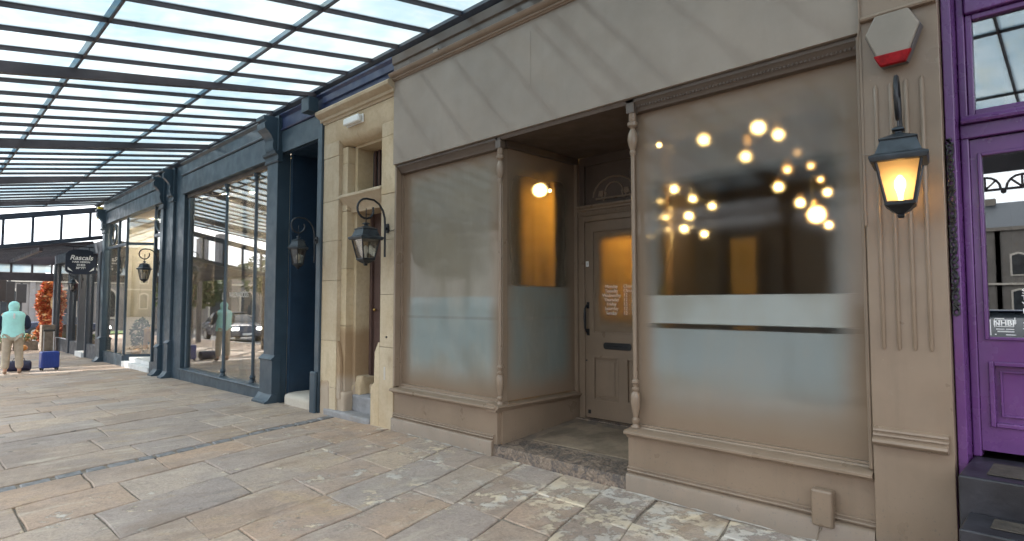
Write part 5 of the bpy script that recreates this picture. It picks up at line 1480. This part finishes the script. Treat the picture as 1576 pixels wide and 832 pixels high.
# ================================================================== ACROSS THE STREET
M['dark_pane'] = plain('dark_pane', (.03,.035,.04), .1, 0, .3, 2, 0)
def make_car(label, col, head=False):
    t = thing('parked_car', label, 'car', (0,0,0), 0, 'cars on the street', False)
    body = paint('car_paint', col, .25, .05, .03, .02)
    prof = [(-2.1, .28), (-2.12, .55), (-2.02, .82), (-1.85, .90), (-.95, .97), (1.55, .97), (2.0, .88), (2.1, .60), (2.08, .28)]
    prof_y = .86
    mb = MB(); mb.prism(prof, -prof_y, prof_y, 'y'); mb.build('body', body, t, bevel=.06, seg=3)
    cab = [(-.98, .96), (-.35, 1.42), (.0, 1.47), (1.0, 1.45), (1.72, .96)]
    vs = [(x, -.80 if z < 1 else -.64, z) for x, z in cab] + [(x, .80 if z < 1 else .64, z) for x, z in cab]
    n_ = len(cab); mb = MB(); mb.add(vs, [tuple(range(n_))[::-1], tuple(range(n_, 2*n_))] + [(i, (i+1) % n_, n_+(i+1) % n_, n_+i) for i in range(n_)])
    mb.build('cabin', plain('car_glass', (.02,.025,.03), .08), t, bevel=.03)
    MB().box(-.33, 1.0, -.62, .62, 1.46, 1.49).build('roof', body, t, bevel=.012)
    for x in (-1.32, 1.30):
        for s in (-1, 1):
            w_ = MB().tube([(x, s*.70, .31), (x, s*.885, .31)], .31, 20).build('wheel', M['black'], t)
            MB().tube([(x, s*.886, .31), (x, s*.895, .31)], .19, 12).build('rim', M['steel'], w_)
    hl = emit('headlamp', (1, .97, .9), 20) if head else M['white']
    tl = emit('tail_lamp', (1, .08, .02), 5)
    for s in (-1, 1):
        MB().box(-2.13, -2.05, s*.62-.17, s*.62+.17, .62, .76).build('headlight', hl, t, bevel=.02)
        MB().box(2.05, 2.12, s*.66-.13, s*.66+.13, .66, .80).build('taillight', tl, t, bevel=.02)
    MB().box(-2.125, -2.11, -.26, .26, .36, .47).build('number_plate', M['white'], t)
    MB().box(2.105, 2.12, -.26, .26, .40, .51).build('number_plate', plain('yellow_plate', (.7,.6,.1), .5), t)
    return t
gr = -.16
c1 = make_car('dark blue car driving with headlights on, mirrored in the navy shop window', (.03, .04, .07), True)
c1.location = (-30, -7.9, gz(-30)+gr); c1.rotation_euler = (0,0,PI)
c2_ = dup(c1, (1.8, -9.2, gr), R(88), 'dark car mirrored with a red tail light in the purple door')
for i, (x, y, rz, lb) in enumerate(((-38, -1.9, R(84), 'dark car far down the street at the left edge'), (-44, 2.9, R(84), 'dark car crossing the far end of the street behind the garland'),
                                    (-12.2, -11.2, PI+.25, 'parked dark car on the opposite side of the road'), (8, -11.8, 0, 'parked dark car opposite the purple shop'))):
    dup(c1, (x, y, gz(x)+gr), rz, lb)
def building(x0, x1, y0, y1, h, label, face, mat, dirn='y', rows_=3, step=2.6, gable=False, arches=False):
    t = thing('stone_building', label, 'building', ((x0+x1)/2, (y0+y1)/2, -.3), 0)
    z0 = min(gz(x0), gz(x1))-.3
    MB().box(x0, x1, y0, y1, z0, h).build('wall', mat, t)
    MB().box(x0-.2, x1+.2, y0-.2, y1+.2, h, h+.3).build('cornice', mat, t)
    if gable: MB().prism([(y0, h+.3), (y1, h+.3), ((y0+y1)/2, h+3)], x0, x1).build('roof', M['slate'], t)
    if dirn == 'y': MB().box(x0, x1, face-.01, face+.18, 2.95, 3.12).build('string_course', M['pale_stone'], t)
    else: MB().box(face-.01, face+.18, y0, y1, 2.95, 3.12).build('string_course', M['pale_stone'], t)
    k = 0
    wg = glass('far_window', .5, (.1,.1,.12))
    for lv in range(rows_):
        zz = .7 + lv*3.0
        if zz + 1.7 > h: break
        a = (x0 if dirn == 'y' else y0) + 1.2
        while a < (x1 if dirn == 'y' else y1) - 1:
            if lv == 0 and arches:
                arc = [(a-.62, zz-.5), (a+.62, zz-.5), (a+.62, zz+1.3)] + [(a+.62*math.cos(t_), zz+1.3+.62*math.sin(t_)) for t_ in [PI*q_/8 for q_ in range(1, 8)]] + [(a-.62, zz+1.3)]
            else:
                arc = [(a-.55, zz), (a+.55, zz), (a+.55, zz+1.8), (a, zz+1.98), (a-.55, zz+1.8)]
            cxa = a; cza = zz+.8
            ar2 = [(cxa+(p_-cxa)*.76, cza+(q_-cza)*.86) for p_, q_ in arc]
            ax_ = 'y' if dirn == 'y' else 'x'
            f = MB().prism(arc, face-.02, face+.08, ax_).build('window', M['pale_stone'], t)
            MB().prism(ar2, face+.081, face+.10, ax_).build('pane', M['dark_pane'], f)
            q0 = a + step/2
            if dirn == 'y': MB().box(q0-.16, q0+.16, face-.02, face+.14, z0, h).build('pilaster', mat, t)
            else: MB().box(face-.02, face+.14, q0-.16, q0+.16, z0, h).build('pilaster', mat, t) if q0 < y1 else None
            a += step; k += 1
    for cxx in (x0+1.5, x1-1.5):
        MB().box(cxx-.5, cxx+.5, (y0+y1)/2-.4, (y0+y1)/2+.4, h+.31, h+3.4).build('chimney', mat, t)
    return t
uw = M['upper_wall']; gw = stone_mat('sooty_stone', (.12,.11,.10), (.17,.155,.14))
building(-6, 12, -70, -60, 7.5, 'dark stone terrace across the street opposite the taupe shop', -60, gw, gable=True)
building(13, 40, -66, -55, 9, 'sooty stone hotel opposite the purple shop', -55, gw, gable=True)
building(-34, -12, -46, -36, 6.5, 'pale stone pavilion across the street reflected in the navy shop window', -36, uw, arches=True)
building(-60, -52, -34, 3.0, 4.2, 'low grey stone building closing the far end of the street', -52, stone_mat('grey_render', (.20,.185,.18), (.26,.245,.24)), 'x', arches=True)
building(-60, -50, 5, 20, 4.4, 'far stone house beyond the garland on the right of the street', -50, uw, 'x')
# traffic lights
def traffic(x, y, label):
    t = thing('traffic_light', label, 'traffic light', (x, y, gz(x)-.1), PI, 'traffic lights at the end of the parade', False)
    MB().tube([(0,0,0), (0,0,3.0)], .055, 8).build('post', M['black'], t)
    MB().box(-.10, .14, -.20, .20, 2.0, 2.95).build('head', M['black'], t, bevel=.02)
    for k, c_ in enumerate(((.3,.02,.02), (.3,.18,.02), (.02,.25,.08))):
        MB().tube([(.141, 0, 2.78-k*.3), (.15, 0, 2.78-k*.3)], .09, 12).build('lens', plain('lens', c_, .3), t)
        MB().prism([(-.1, 2.78-k*.3+.10), (.1, 2.78-k*.3+.10), (.1, 2.78-k*.3+.12), (-.1, 2.78-k*.3+.12)], .15, .28).build('hood', M['black'], t)
    return t
tl = traffic(-33, -.72, 'traffic light right behind the hooded person')
dup(tl, (-36, .03, gz(-36)-.1), PI, 'traffic light between the hooded person and the garland')
dup(tl, (-30.5, -1.25, gz(-30)-.1), PI+.3, 'traffic light near the left edge of the picture')
# trees
def tree(x, y, h, r, label, seed, cols=((.05,.08,.02), (.08,.11,.03), (.03,.055,.015))):
    t = thing('leafy_tree', label, 'tree', (x, y, gz(x)-.2), 0)
    rr = random.Random(seed); z0 = gz(x)-.2
    MB().tube([(x, y, z0), (x+.1, y, z0+h*.3), (x, y+.1, z0+h*.55)], [.28, .2, .12], 8).build('trunk', M['brown'], t, smooth=True)
    for k in range(5):
        a = rr.uniform(0, 2*PI)
        MB().tube([(x, y, z0+h*.42), (x+math.cos(a)*r*.4, y+math.sin(a)*r*.4, z0+h*.6), (x+math.cos(a)*r*.7, y+math.sin(a)*r*.7, z0+h*.75)], [.1, .06, .03], 6).build('branch', M['brown'], t)
    mbs = []
    for k in range(9):
        a = rr.uniform(0, 2*PI); q_ = rr.uniform(0, .6)*r
        leaf_ball('crown_clump', None, None, (x+math.cos(a)*q_, y+math.sin(a)*q_, z0+h*rr.uniform(.55, .95)), (r*.5, r*.5, r*.38), 260, cols, .22, seed*20+k, t)
tree(-33, -12.5, 5.5, 3, 'low broad tree at the bend of the road beyond the traffic lights', 61)
tree(-22, -26, 9, 4.5, 'taller tree farther left across the road', 62)
tree(-30, -22, 8, 4, 'tree across the road at the bend', 63)
tree(-42, -9.5, 4.6, 3, 'tree on the green at the far end of the street', 64)
mb = MB(); mb.add([(-46, -7, gz(-46)+.01), (-42, -7, gz(-42)+.01), (-42, 3, gz(-42)+.01), (-46, 3, gz(-46)+.01), (-46, -7, gz(-46)-.4), (-42, -7, gz(-42)-.4), (-42, 3, gz(-42)-.4), (-46, 3, gz(-46)-.4)], [(0,1,2,3), (1,5,6,2)])
tag(mb.build('grass_verge', plain('grass', (.10,.15,.04), .95, 0, .3, 10, .6)), kind='structure')
